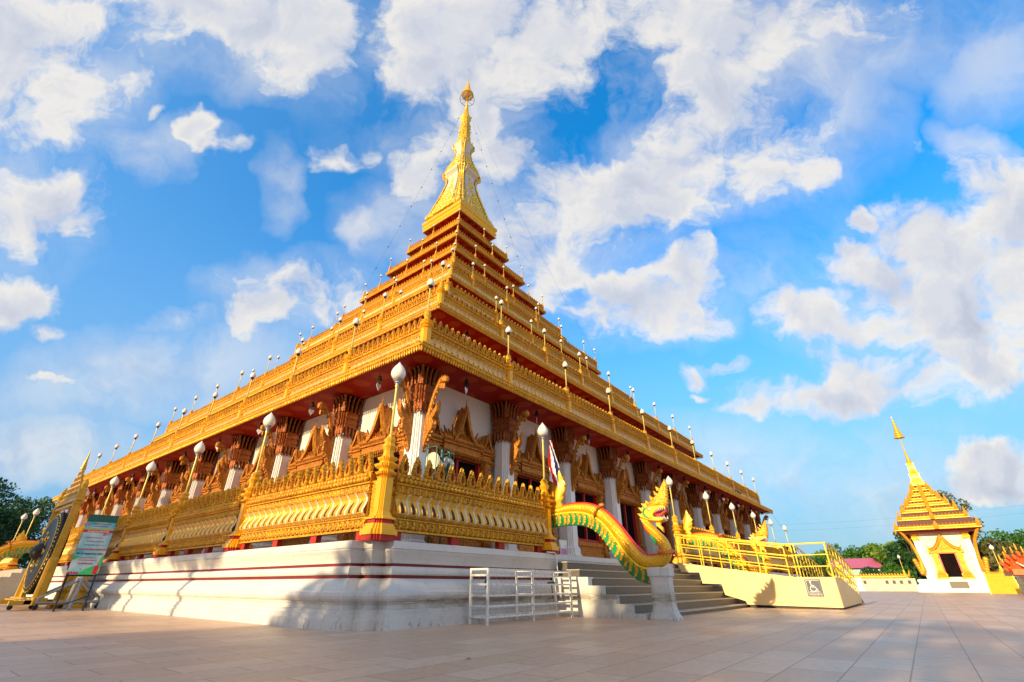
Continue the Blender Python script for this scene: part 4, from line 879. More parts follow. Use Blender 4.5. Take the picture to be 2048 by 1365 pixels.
    for (a0, b0) in ((6.36, 3.26), (6.20, 3.40), (6.04, 3.52), (5.95, 3.66)): cr_.plate([(a0-.08, b0-.06), (a0+.08, b0-.04), (a0+.10, b0+.13), (a0-.02, b0+.04)], f, .11, bev=.2)
    obj('crest', cr_, GOLD, t)
    mo = MB(); mo.plate([(6.18, 2.91), (5.99, 2.93), (5.81, 3.02), (5.80, 2.97), (5.95, 2.86), (6.12, 2.80)], f, .14, bev=.2); mo.plate([(6.26, 2.95), (6.05, 3.08), (5.80, 3.12), (5.95, 3.06), (6.14, 2.94)], f, .28); mo.plate([(6.26, 2.86), (6.0, 2.76), (5.87, 2.765), (6.0, 2.735), (6.2, 2.75)], f, .28)
    obj('red_mouth', mo, REDBR, t)
    th = MB()
    for s_ in (-1, 1):
        for k in range(6):
            y = 5.79+.065*k; th.lathe([(.02, 0), (.016, -.03), (.002, -.075 if k else -.10)], 5, (s_*.145, y, 3.10-.012*k)); th.lathe([(.02, 0), (.016, .03), (.002, .06 if k else .10)], 5, (s_*.145, y+.06, 2.765+.004*k))
    obj('teeth', th, TOOTH, t)
    ey = MB()
    for s_ in (-1, 1):
        ey.tube([(s_*.175, y, z) for y, z in ((6.30, 3.10), (6.40, 3.12), (6.50, 3.06), (6.52, 2.95), (6.46, 2.86), (6.34, 2.80), (6.22, 2.80))], [.012, .03, .036, .036, .032, .022, .008], 6)
        ey.tube([(s_*.15, y, z) for y, z in ((6.38, 2.34), (6.34, 2.22), (6.26, 2.10), (6.22, 1.98))], [.01, .05, .05, .01], 6)
    obj('green_eye_scroll', ey, GREEN, t)
    et = MB()
    for s_ in (-1, 1): et.sphere((s_*.185, 6.28, 3.06), (.02, .04, .035), 8, 6)
    obj('eye', et, TOOTH, t)
    return t
nag = naga(); nag.location = (15.25, 0, 0); nag['label'] = 'nearest gold serpent with open red mouth, arching down to the white pedestal'; nag['group'] = 'gold serpents guarding the stairs'
dup(nag, (28.75, 0, 0), 0, 'gold serpent seen through the yellow ramp railing')
def turned(loc_y, lab):   # serpents of the left staircase face -X
    # local (x,y) -> (y,-x): outward distance y=6.7 must land at x = 7.13-(9.86-6.7)
    c = dup(nag, (X0-9.86, loc_y, 0), -R(90), lab); return c
turned(46.0, 'serpent with shaded back at the left edge, behind the gong'); turned(55.3, 'farther of the two serpents left of the gong, only its flame tail showing')
def pedestal():
    t = thing('pedestal', 'white pedestal', 'pedestal')
    p = MB(); p.lathe([(.41, 0), (.41, .06), (.39, .10), (.345, .18), (.305, .32), (.29, .5), (.285, .98), (.30, 1.12), (.345, 1.15), (.345, 1.36), (.33, 1.38)], 0, shape=REDENT)
    obj('pedestal_block', p, PLAS, t, False); return t
pe = pedestal(); pe.location = (15.12, 6.22, 0); pe['label'] = 'white fluted pedestal under the chest of the nearest serpent'; pe['group'] = 'white serpent pedestals'
dup(pe, (28.65, 6.22, 0), 0, 'white pedestal under the serpent behind the ramp'); dup(pe, (X0-9.86+6.22, 46.1, 0), 0, 'white pedestal under the serpent left of the gong')

# --- wheelchair ramp
rp = thing('wheelchair_ramp', 'cream wheelchair ramp with yellow tube railing, at the right end of the stairs', 'ramp', (0, 0, 0))
RAMPC = mat('ramp_cream', (0.80, 0.60, 0.27), 0.42, 0, 0.06, 0.8, col2=(.62, .42, .16), c2amt=.35, c2scale=.9)
p = MB(); A = 25.8
side = [(9.9, 1.95), (9.62, 1.80), (9.54, 1.48), (8.62, 1.46), (8.55, .98), (7.66, .95), (7.58, .50), (6.72, .26), (6.66, .12), (3.0, .07), (2.95, 1.21), (4.6, 1.22)]
p.plate(side, lambda a, b_, d: (A+.03+d, a, b_), .06)
p.plate([(y, z) for y, z in side], lambda a, b_, d: (A+1.32+d, a, b_), .06)
p.loft([[(A+.04, y, z-.04), (A+1.30, y, z-.04)] for y, z in ((9.9, 1.95), (4.6, 1.22), (2.97, 1.21))], 0, closed=False)
p.plate([(A+.06, 1.21), (A+.06, .07), (33.9, .07), (33.95, .42), (27.9, 1.21)], lambda a, b_, d: (a, 2.98+d, b_), .05)
p.plate([(A+1.36, 1.21), (A+1.36, .07), (33.9, .07), (33.95, .42), (27.9, 1.21)], lambda a, b_, d: (a, 4.42+d, b_), .05)
p.loft([[(x, 3.0, z-.03), (x, 4.42, z-.03)] for x, z in ((A+.04, 1.21), (27.9, 1.21), (33.95, .42))], 0, closed=False)
p.loft([[(33.95, 3.0, .42), (33.95, 4.42, .42)], [(35.6, 3.0, .02), (35.6, 4.42, .02)]], 0, closed=False)
for y, z0, z1 in ((6.4, .14, 1.44), (4.62, .10, 1.19)): p.box(A-.004, A+.01, y-.012, y+.012, z0, z1)
obj('ramp_body', p, RAMPC, rp, False)
sk = MB(); sk.box(A+.12, 33.6, 3.12, 4.3, .005, .22); sk.box(A+.12, A+1.2, 4.3, 6.6, .005, .22)  # dark boxes filling the gap under the ramp; wheels follow
for (x, y) in ((A+.10, 3.3), (A+.10, 3.9), (A+.10, 6.2), (26.4, 3.02), (27.2, 3.02), (33.4, 3.02)): sk.lathe([(.07, -.02), (.07, .02)], 10, (x, y, .07))
obj('wheels_and_gap_fill', sk, IRON, rp, False)
rl_ = MB(); r = .028
def rail_run(pts, n, rr=(1.34, .88, .42)):
    """pts: deck-edge polyline; vertical posts evenly along it, three rails"""
    P = [Vector(p) for p in pts]
    for h in rr: rl_.tube([tuple(p+Vector((0, 0, h))) for p in P], r*(1.25 if h == rr[0] else .8), 7)
    seg = [(P[i+1]-P[i]).length for i in range(len(P)-1)]; tot = sum(seg)
    for k in range(n+1):
        d = tot*k/n; i = 0
        while i < len(seg)-1 and d > seg[i]: d -= seg[i]; i += 1
        p_ = P[i]+(P[i+1]-P[i])*min(1, d/seg[i]); rl_.tube([tuple(p_), tuple(p_+Vector((0, 0, rr[0])))], r, 7)
rail_run([(A+.03, 9.6, 1.92), (A+.03, 4.55, 1.21)], 4); rail_run([(A+.03, 4.55, 1.21), (A+.03, 3.0, 1.21)], 1)
rail_run([(A+1.30, 9.6, 1.92), (A+1.30, 4.55, 1.21)], 4)
rail_run([(A+.08, 2.99, 1.21), (27.9, 2.99, 1.21), (33.9, 2.99, .44)], 8); rail_run([(A+1.30, 4.42, 1.21), (27.9, 4.42, 1.21), (33.9, 4.42, .44)], 8)
rail_run([(A+.33, 9.5, 1.90), (A+.33, 4.7, 1.22)], 5, (1.22, .76, .3))
for y, z in ((9.0, 1.84), (6.9, 1.55), (4.6, 1.22)): rl_.box(A+.0, A+.09, y-.07, y+.07, z, z+.03)
obj('tube_railing', rl_, mat('railing_yellow', (.88, .60, .03), .3, .2, .08, 3), rp)
def text(body, size, mat_, parent, name='lettering', align='CENTER', bold=0.0, sx=1.0):
    cu = bpy.data.curves.new('tmp', 'FONT'); cu.body = body; cu.size = size; cu.align_x = align; cu.extrude = .0015; cu.offset = bold
    to = bpy.data.objects.new('tmp', cu); COL.objects.link(to); dg = bpy.context.evaluated_depsgraph_get(); dg.update()
    me = bpy.data.meshes.new_from_object(to.evaluated_get(dg)); bpy.data.objects.remove(to); bpy.data.curves.remove(cu)
    me.materials.clear(); me.materials.append(mat_); o = bpy.data.objects.new(name, me); COL.objects.link(o); o.parent = parent; return o
# wheelchair sign
sg = thing('wheelchair_sign', 'small grey sign with a white wheelchair symbol on the cream ramp side', 'sign', (A-.012, 3.83, .80), -R(90))
p = MB(); p.box(-.30, .30, -.006, .006, -.33, .33); obj('plate', p, mat('sign_grey', (.10, .11, .15), .6, 0, .05), sg, False)
p = MB(); W = lambda pts, rr: p.tube([(x, -.008, z) for x, z in pts], rr, 6)
W([(-.25, .28), (.25, .28), (.25, -.20), (-.25, -.20), (-.25, .28)], .010); W([(-.20, -.15), (.20, -.15)], .010)
p.lathe([(.001, -.004), (.034, -.003), (.034, .003)], 12, (0, 0, 0)); v = p.V[-1]; p.V[-1] = np.stack([v[:, 0]-.09, -.010+v[:, 2], v[:, 1]+.22], 1)
W([(-.085, .18), (-.07, .07), (-.06, .03), (.06, .03), (.12, -.09), (.15, -.09)], .017); W([(-.07, .09), (.04, .09)], .012)
W([(-.03+.115*math.cos(a), -.03+.105*math.sin(a)) for a in lin(R(115), R(345), 14)], .014); obj('wheelchair_symbol', p, TOOTH, sg)
o = text('ทางขึ้นคนพิการ', .085, TOOTH, sg); o.location = (0, -.012, -.285); o.rotation_euler = (R(90), 0, 0)

# --- white shelf rack leaning in front of the podium
rk = thing('metal_rack', 'empty white steel shelf rack with thin wire mesh, standing against the podium', 'rack', (0, 0, 0))
RW = mat('chipped_white_paint', (.82, .82, .79), .45, 0, .06, 5, col2=(.30, .18, .10), c2amt=.5, c2scale=9)
p = MB()
for x in (10.38, 12.38, 14.45):
    for y in (9.02, 9.62): p.box(x-.028, x+.028, y-.028, y+.028, 0, 1.31)
for z in (.17, .42, .66, .92, 1.14, 1.285):
    for y in ((9.02, 9.62) if z > 1.2 or z < .2 else (9.02,)): p.box(10.38, 14.45, y-.022, y+.022, z-.022, z+.022)
    for x in (10.38, 12.38, 14.45): p.box(x-.022, x+.022, 9.02, 9.62, z-.025, z+.025)
obj('steel_frame', p, RW, rk, False)
p = MB()
for k in range(17): x = 10.5+3.9*k/16; p.tube([(x, 9.66, .1), (x, 9.66, 1.25)], .004, 4)
for z in (.3, .55, .8, 1.05): p.tube([(10.4, 9.66, z), (14.4, 9.66, z)], .004, 4)
obj('wire_mesh', p, GREYM, rk)
br_ = thing('brush', 'worn brown brush with a dark handle, stuck in the white rack', 'brush', (13.75, 9.3, .95)); p = MB(); p.box(-.16, .16, -.04, .04, -.04, .04); p.tube([(-.12, 0, 0), (.14, 0, .015)], .045, 8); obj('bristle_block', p, BARK, br_); p = MB(); p.tube([(.02, 0, -.02), (.10, .02, -.42)], .014, 6); obj('handle', p, IRON, br_)
bl = MB(); bl.plate([(-.05, 0), (.07, .0), (.05, -.2), (.02, -.36), (-.03, -.22)], lambda a, b_, d: (10.62+a, 9.30+d+.03*math.sin(b_*20), 1.14+b_), .03, bev=.1); tag(obj('cloth', bl, mat('blue_cloth', (.02, .10, .22), .8), None), 'small dark blue cloth hanging in the left end of the white rack', 'cloth')
pi = MB(); pi.tube([(14.3, 9.80, 1.90), (14.75, 9.80, 1.90), (14.86, 9.80, 1.86), (14.88, 9.78, 1.3), (14.86, 9.78, .9)], .02, 6); tag(obj('pipe', pi, PILL, None), 'thin white pipe bent down over the podium ledge beside the stairs', 'pipe')

# --- loudspeaker in a green cage
sp_t = thing('loudspeaker', 'pale horn loudspeaker in a square green cage, behind the balustrade near the corner', 'loudspeaker', (10.15, 10.95, 4.30), R(12))
p = MB()
for x in (-.48, .48):
    for y in (-.20, .20): p.box(x-.011, x+.011, y-.011, y+.011, -.42, .42)
for z in (-.42, .42):
    for y in (-.20, .20): p.box(-.48, .48, y-.009, y+.009, z-.009, z+.009)
    for x in (-.48, .48): p.box(x-.009, x+.009, -.20, .20, z-.009, z+.009)
p.box(-.06, .06, -.12, -.06, -.42, .42); p.box(.22, .30, -.2, -.12, -.42, .42)
for x in (-.3, .3): p.box(x-.02, x+.02, -.02, .02, -2.4, -.42)
obj('cage', p, mat('green_steel', (.01, .10, .07), .4, .2), sp_t, False)
p = MB(); p.lathe([(.27, -.40), (.26, -.36), (.17, -.24), (.13, -.1), (.12, .10), (.14, .22), (.21, .34), (.27, .40), (.27, .43), (.20, .44), (.12, .46)], 20); V = p.V[-1]; p.V[-1] = np.stack([V[:, 2], V[:, 1], V[:, 0]], 1); p.sphere((.30, -.1, .12), (.16, .12, .16), 12, 8)
obj('horn', p, mat('putty_grey', (.50, .50, .40), .5), sp_t)

# --- flag
fl = thing('flag', 'furled red, white and blue flag on the lamp post beside the nearest serpent', 'flag', (14.93, 10.05, 4.4), -R(48))
p = MB(); NX, NZ = 14, 16; rings = []
for i in range(NZ+1):
    u_ = i/NZ; row = []
    for j in range(NX+1):
        v_ = j/NX; wd = .12+.40*(1-u_)**.7; x = .02+wd*v_+.03*math.sin(9*u_+4*v_); y = -.05*math.sin(11*v_+3*u_)*(1-.3*u_); z = 1.55*u_-.30*v_*(1-u_)*1.2
        row.append((x, y, z))
    rings.append(row)
V = [q for r_ in rings for q in r_]; F = []; mm = []
for i in range(NZ):
    for j in range(NX): F.append((i*(NX+1)+j, i*(NX+1)+j+1, (i+1)*(NX+1)+j+1, (i+1)*(NX+1)+j))
for (i, f_) in enumerate(F):
    s_ = ((i % NX)/NX*5+4.2+(i//NX)*.17) % 6; p.add([V[k] for k in f_], [(0, 1, 2, 3)], 0 if s_ < 1 or s_ >= 5 else (1 if s_ < 2 or s_ >= 4 else 2))
obj('cloth', p, [mat('flag_red', (.62, .02, .02), .8), mat('flag_white', (.80, .80, .80), .8), mat('flag_blue', (.03, .04, .20), .8)], fl)
wp = MB(); wp.box(15.9, 16.42, 10.32, 10.35, 1.92, 2.42); wp.box(15.9, 16.42, 10.315, 10.345, 1.93, 2.12, 1); wp.box(15.93, 15.96, 10.30, 10.34, 1.88, 2.3); wp.box(16.36, 16.39, 10.30, 10.34, 1.88, 2.3)
tag(obj('notice_board', wp, [TOOTH, mat('pink_strip', (.65, .25, .45), .6)], None, False), 'little white notice board with a pink lower strip at the top of the stairs', 'sign')

# --- gong in its frame
gt = thing('gong', 'giant dark bossed gong hanging in a yellow wheeled frame with stepped lattice top', 'gong', (5.08, 31.9, 0), -R(90))
# local: x runs along +Y world reversed, front (-Y local) faces -X world
p = MB(); rr = 1.76
disc = [(.02, -.52), (.12, -.50), (.25, -.42), (.36, -.30), (.42, -.14), (.48, -.12), (.60, -.16), (.90, -.17), (1.30, -.15), (1.52, -.10), (1.54, -.13), (1.60, -.13), (1.62, -.09), (1.74, -.04), (1.76, .06), (1.74, .34), (1.5, .34)]
p.lathe(disc, 40); V = p.V[-1]; p.V[-1] = np.stack([V[:, 0], V[:, 2], V[:, 1]+2.28], 1); obj('gong_disc', p, BLACKG, gt, ang=50)
p = MB()
for k in range(56):
    a = 2*math.pi*k/56; p.sphere((1.66*math.cos(a), -.09, 2.28+1.66*math.sin(a)), (.045, .03, .045), 6, 4)
for k in range(8):
    a = 2*math.pi*k/8; c_, s_ = math.cos(a), math.sin(a)
    p.tube([(.46*c_, -.15, 2.28+.46*s_), (.48*c_-.10*s_, -.17, 2.28+.48*s_+.10*c_), (.66*c_, -.17, 2.28+.66*s_), (.48*c_+.10*s_, -.17, 2.28+.48*s_-.10*c_), (.46*c_, -.15, 2.28+.46*s_)], .022, 5)
    p.sphere((.80*c_, -.17, 2.28+.80*s_), (.07, .05, .07), 8, 5)
p.tube([(1.50*math.cos(a), -.125, 2.28+1.50*math.sin(a)) for a in lin(0, 2*math.pi, 49)], .02, 5); obj('gilt_ornament', p, GOLDB, gt)
p = MB()
for x in (-1.95, 1.95):
    p.lathe([(.19, .42), (.17, 1.9), (.13, 2.0), (.13, 4.2), (.17, 4.3), (.12, 4.4), (.17, 4.6), (.13, 4.7), (.16, 4.9), (.10, 5.0), (.12, 5.15), (.02, 5.4)], 0, (x, .1, 0), shape=REDENT)
    p.plate([(x-.0, .42), (x+(.75 if x < 0 else -.75), .42), (x+(.2 if x < 0 else -.2), 1.9), (x, 1.9)], lambda a, b_, d: (a, .1+d, b_), .14)
p.box(-2.6, 2.6, -.12, .32, .16, .42); p.box(-2.3, 2.3, -.35, -.12, .2, .36); p.box(-2.3, 2.3, .32, .55, .2, .36)
for x in (-2.2, 0, 2.2): p.box(x-.1, x+.1, -.8, 1.0, .17, .33)
obj('frame', p, GOLDY, gt, False)
p = MB(); p.box(-2.15, 2.15, -.02, .22, 4.42, 4.58); p.box(-1.8, 1.8, 0, .2, 4.20, 4.32)
for k in range(6):
    hw = 1.75-.29*k; z = 4.66+.26*k; p.box(-hw, hw, .04, .16, z, z+.07)
    for j in range(int(hw/.24)*2+1):
        x = -hw+2*hw*j/(int(hw/.24)*2); p.box(x-.03, x+.03, .05, .15, z-.19, z)
p.lathe([(.12, 6.1), (.09, 6.3), (.06, 6.5), (.015, 7.0)], 6, (0, .1, 0)); obj('lattice_crown', p, GOLDY, gt, False)
p = MB()
for x in (-2.2, 2.2):
    for y in (-.7, .9): p.lathe([(.09, -.03), (.09, .03)], 12, (x, y, 0)); V = p.V[-1]; p.V[-1] = np.stack([V[:, 2]+x, V[:, 1], V[:, 0]-x+.09], 1); p.box(x-.05, x+.05, y-.04, y+.04, .08, .18)
obj('castor', p, IRON, gt, False)
gn = thing('gong', 'second yellow gong stand base, glimpsed behind the poster legs', 'gong stand', (6.35, 30.6, 0))
p = MB(); p.lathe([(.62, 0), (.62, .16), (.50, .2), (.46, .6), (.52, .7), (.52, .8), (.40, .9), (.38, 1.5), (.44, 1.6), (.44, 1.75)], 0, shape=REDENT); obj('base_block', p, GOLDY, gn, False)
gn['label'] = 'yellow ochre stepped block standing behind the poster, against the white podium'; gn['category'] = 'plinth'; gn.name = 'plinth'

# --- poster on its stand
po = thing('poster_stand', 'tall printed notice with dark green header on black angled legs, near the gong', 'poster', (5.67, 26.72, 0), -R(11.5))
p = MB()
for x in (-.44, .44):
    p.tube([(x, 0, 1.32), (x, 0, .02)], .032, 5)
    for y in (-.30, .30): p.tube([(x, 0, .75), (x, y, .02)], .026, 5)
    p.tube([(x, -.32, .03), (x, .32, .03)], .03, 5)
p.tube([(-.44, .0, 1.24), (.44, 0, 1.24)], .025, 5); p.tube([(-.44, .1, .12), (.44, .6, .5)], .02, 5)
p.box(-.50, .50, .012, .04, 1.26, 3.56); obj('legs', p, IRON, po, False)
p = MB(); p.box(-.49, .49, -.004, .012, 1.28, 3.27); 
def poster_mat():
    m = mat('poster_print', (.45, .62, .74), .5, 0, .03, 2); nt = m.node_tree; N, L = nt.nodes, nt.links; b = N['Principled BSDF']
    tc = N.new('ShaderNodeTexCoord'); n = N.new('ShaderNodeTexNoise'); n.inputs['Scale'].default_value = 1.3; n.inputs['Detail'].default_value = 2; L.new(tc.outputs['Object'], n.inputs['Vector'])
    cr = N.new('ShaderNodeValToRGB'); L.new(n.outputs[0], cr.inputs[0]); cr.color_ramp.elements[0].position = .36; cr.color_ramp.elements[0].color = (.03, .42, .60, 1); cr.color_ramp.elements[1].position = .62; cr.color_ramp.elements[1].color = (.50, .62, .72, 1)
    L.new(cr.outputs[0], b.inputs['Base Color']); return m
obj('printed_sheet', p, poster_mat(), po, False)
p = MB(); p.box(-.49, .49, -.006, .012, 3.28, 3.56); obj('green_header', p, mat('header_green', (.005, .10, .075), .4), po, False)
GB = mat('print_green', (.03, .48, .12), .5); PR = mat('print_red', (.50, .01, .04), .5); PD = mat('print_dark', (.02, .03, .06), .5); PL = mat('print_lime', (.35, .50, .16), .5)
p = MB(); p.plate([(-.20, 1.285), (.485, 1.285), (.485, 1.40), (.30, 1.62), (.05, 1.50)], lambda a, b_, d: (a, -.0055+d, b_), .002); p.plate([(.485, 1.5), (.485, 2.05), (.40, 1.9), (.36, 1.62)], lambda a, b_, d: (a, -.0055+d, b_), .002); p.plate([(-.485, 1.8), (-.25, 1.93), (-.485, 2.0)], lambda a, b_, d: (a, -.0055+d, b_), .002); obj('green_swash', p, GB, po, False)
p = MB(); p.box(-.485, .485, -.0075, -.005, 2.96, 3.03); obj('lime_band', p, PL, po, False)
p = MB(); p.box(-.485, .485, -.0085, -.005, 2.86, 2.96)
q = MB(); q.plate([(.28, 1.30), (.42, 1.30), (.46, 1.52), (.40, 1.66), (.30, 1.60)], lambda a, b_, d: (a, -.0085+d, b_), .002); obj('printed_dancer', q, PR, po, False)
obj('red_band', p, PR, po, False)
for x in (-.44, -.36, -.27, -.19):
    p = MB(); p.plate([(x-.05, 1.30), (x+.05, 1.30), (x+.02, 1.38), (x-.02, 1.38)], lambda a, b_, d: (a, -.0085+d, b_), .002)
    p.sphere((x, -.0085, 1.39), (.014, .003, .018), 6, 4); obj('printed_figure', p, PR, po, False)
p = MB(); p.lathe([(.001, -.002), (.05, -.002), (.05, .002)], 16); V = p.V[-1]; p.V[-1] = np.stack([V[:, 0]-.40, -.009+V[:, 2], V[:, 1]+3.16], 1)
p.sphere((.38, -.009, 1.70), (.035, .003, .045), 8, 6); obj('round_emblem', p, mat('print_orange', (.60, .16, .08), .5), po, False)
for (tx, z, sz, m_, x) in (('เทศบาลนคร ประเพณีประจำปี', .055, .055, PD, .05), ('ขอเชิญร่วมงานบุญ', .05, .05, PD, .05)): pass
for (tx, z, sz, m_, x, bo) in (('ขอเชิญร่วมงานประเพณีไทย', 3.185, .058, PD, .04, .001), ('ณ วัดและชุมชนของเรา', 3.09, .055, PD, .04, .001), ('งานบุญประเพณีวันสำคัญ', 2.885, .072, TOOTH, 0, .002), ('2561', 2.76, .12, PR, .30, .004), ('วันพุธที่ ๓๐ พฤษภาคม', 2.64, .065, PD, -.05, .0), ('ร่วมทำบุญ ณ พระธาตุ', 2.50, .065, PD, .02, 0), ('ร่วมเวียนเทียน เวลา ๑๙ น.', 2.36, .065, PD, .02, 0), ('รวมสมัครก่อนแข่งขันที่', 2.18, .105, PR, .0, .003), ('ถึง 31 พฤษภาคม 2561', 2.02, .095, PD, .0, .003), ('เขตชุมชน โรงเรียน วัด', 1.88, .06, PR, .0, .001), ('สถานที่ ลานหน้าพระธาตุ', 1.79, .06, PR, .0, .001), ('ติดต่อสอบถาม', 1.66, .085, PR, -.05, .003), ('ที่', 1.45, .07, PD, -.12, .001)):
    o = text(tx, sz, m_, po, bold=bo); o.location = (x, -.0105, z); o.rotation_euler = (R(90), 0, 0)

# --- grey pipe trolley behind the poster
tl = thing('trolley', 'grey tubular trolley with castors and sloping struts, behind the poster legs', 'trolley', (0, 0, 0))
p = MB()
for dy, dx in ((0, 0), (1.3, .1)):
    y = 28.9+dy
    p.tube([(5.02+dx, y, .22), (5.02+dx, y, .42), (6.10+dx, y-.4, 1.12), (6.16+dx, y-.4, 1.3)], .045, 7)
    p.tube([(6.12+dx, y-.4, 1.15), (7.0+dx, y-.2, .42), (7.0+dx, y-.2, .20)], .045, 7)
    p.tube([(5.02+dx, y, .26), (7.0+dx, y-.2, .26)], .04, 7)
    p.tube([(6.14+dx, y-.4, 1.3), (5.95+dx, y-.9, .0)], .06, 8)
p.tube([(5.02, 28.9, .28), (5.12, 30.2, .28)], .035, 6); p.tube([(7.0, 28.7, .28), (7.1, 30.0, .28)], .035, 6); p.tube([(6.14, 28.5, 1.2), (6.24, 29.8, 1.2)], .035, 6)
obj('pipe_frame', p, mat('grey_pipe', (.33, .36, .41), .35, .3), tl)
p = MB()
for x, y in ((5.02, 28.85), (5.12, 30.15), (7.0, 28.65), (7.1, 29.95)):
    p.lathe([(.085, -.03), (.085, .03)], 12); V = p.V[-1]; p.V[-1] = np.stack([V[:, 0]+x, V[:, 2]+y, V[:, 1]+.085], 1); p.box(x-.03, x+.03, y-.05, y+.05, .08, .22)
obj('castor', p, IRON, tl, False)

# --- small shrine across the plaza, front faces -X
sh = thing('shrine', 'small white shrine with red doorway under a stepped golden roof and thin spire', 'shrine', (103.2, -3.7, 0), -R(90))
def local_sq(s): return [(-s, -s), (s, -s), (s, s), (-s, s)]
p = MB(); p.mould(local_sq(4.9), [(0, -.3), (0, .55), (-.15, .6), (-.15, .95), (-.45, 1.0), (-.5, 1.25), (-.35, 1.3), (-.35, 1.65), (-.6, 1.7), (-4, 1.71)], 0); p.box(-1.5, 1.5, -5.7, -4.8, -.3, .5); obj('base', p, PILL, sh, False)
p = MB(); p.box(-1.0, 1.0, -5.6, -4.2, .5, .86); p.box(-1.0, 1.0, -5.2, -2.9, .86, 1.38); obj('steps', p, GRAN, sh, False)
SW = 3.0
p = MB(); p.lathe([(SW*1.10, 1.6), (SW*1.04, 2.2), (SW*1.0, 4.0), (SW*.97, 8.35)], 0, shape=SQ); obj('wall', p, mat('shrine_wall', (.78, .70, .60), .6), sh, False)
p = MB(); p.box(-.88, .88, -SW*1.05-.04, -SW, 1.38, 5.1); obj('doorway', p, DARK, sh, False)  # solid block on the wall, coloured dark for the unlit room behind
p = MB(); frame_rect(p, -.88, .88, 1.38, 5.1, .16, -SW*1.05-.30, -SW+.05); obj('door_frame', p, REDBR, sh, False)
p = MB()
for s_ in (-1, 1): p.lathe([(.75, 1.7), (.75, 1.95), (.6, 2.0), (.66, 2.3), (.52, 2.5), (.35, 3.2), (.30, 3.8), (.34, 4.0), (.30, 4.4), (.42, 5.0), (.36, 5.2)], 0, (s_*1.42, -SW*1.02-.1, 0), shape=REDENT)
p.box(-2.05, 2.05, -SW-.55, -SW+.1, 5.2, 5.62); gable(p, 0, 5.62, 1.75, 2.0, -SW-.45, .3); obj('door_surround', p, GOLD, sh)
for x in (-1, 1):
    for y in (-1, 1):
        p = MB(); p.lathe([(.34, 1.7), (.34, 7.1)], 0, (x*SW*.99, y*SW*.99, 0), shape=REDENT, m=1); p.lathe([(.42, 7.0), (.48, 7.4), (.38, 7.6), (.6, 8.1), (.7, 8.4)], 0, (x*SW*.99, y*SW*.99, 0), shape=REDENT)
        c_, s_ = x/math.sqrt(2), y/math.sqrt(2)
        p.tube([(x*SW*1.0+c_*a, y*SW*1.0+s_*a, z) for a, z in ((.5, 2.2), (.75, 2.8), (.5, 4.2), (.7, 5.6), (1.1, 6.9), (1.9, 8.0), (2.3, 8.3))], [.1, .5, .22, .2, .2, .22, .1], 7)
        for k in range(6): p.sphere((x*SW+c_*(.9+.1*k), y*SW+s_*(.9+.1*k), 2.6+.32*k), (.32, .32, .34), 6, 5)
        obj('corner_pillar', p, [GOLD, PILL], sh)
p = MB(); rows = [(4.9, 8.4), (4.05, 9.85), (3.25, 11.0), (2.5, 11.95), (1.85, 12.8), (1.3, 13.65), (.95, 14.5)]
for i, (h_, z) in enumerate(rows):
    H = (rows[i+1][1]-z) if i < 6 else .9
    p.mould(local_sq(h_), [(-.75, z-.5), (-.55, z-.02), (.15, z), (.15, z+.12), (0, z+.16), (-.05, z+.30), (.05, z+.36), (.05, z+.46), (-.35, z+.50), (-.42, z+H-.1)], [1]+[0]*7+[1])
    k = max(3, int(2*h_/.42)); T = u_merlon(.34, .38, .12, False)
    for r_ in range(4):
        c_, s_ = math.cos(ROT[r_]), math.sin(ROT[r_])
        for j in range(k): vx = -h_+2*h_*(j+.5)/k; p.put(T, (vx*c_+h_*s_, vx*s_-h_*c_, z+.46), rz=ROT[r_])
    for x in (-1, 1):
        for y in (-1, 1): p.lathe([(.26, z+.2), (.30, z+.7), (.18, z+.9), (.03, z+1.6)], 6, (x*h_*.98, y*h_*.98, 0))
    for r_ in range(4):
        c_, s_ = math.cos(ROT[r_]), math.sin(ROT[r_]); vy = -h_-.12; p.lathe([(.30, z), (.34, z+.5), (.22, z+.8), (.1, z+1.1)], 6, (-vy*s_, vy*c_, 0))
obj('stepped_roof', p, [mat('shrine_gold', (.72, .35, .015), .42, .3, .12, 1.5, .3, 6), MAROON], sh, False)
p = MB(); p.box(-4.9, 4.9, -4.9, 4.9, 8.30, 8.39); obj('soffit', p, SOFF, sh, False)
p = MB(); p.lathe([(.95, 15.3), (1.0, 15.6), (.7, 16.2), (.62, 16.9), (.68, 17.3), (.5, 17.5), (.42, 18.6), (.5, 19.0), (.36, 19.2)], 0, shape=REDENT)
z, rad = 19.2, .34
while z < 21.6: p.lathe([(rad*.7, z), (rad, z+.06), (rad, z+.16), (rad*.7, z+.24)], 10, (0, 0, 0)); z += .24; rad *= .87
p.lathe([(.09, 21.3), (.05, 26.9)], 6); z, rad = 23.4, .76
for k in range(8): p.lathe([(.05, z), (rad, z), (rad, z+.14), (rad*.82, z+.34)], 14); z += .40; rad *= .80
p.lathe([(.1, z), (.02, 27.0)], 8); obj('spire', p, GOLDS, sh)
p = MB(); p.sphere((0, 0, 27.1), .13, 8, 6); obj('tip_ball', p, PILL, sh)

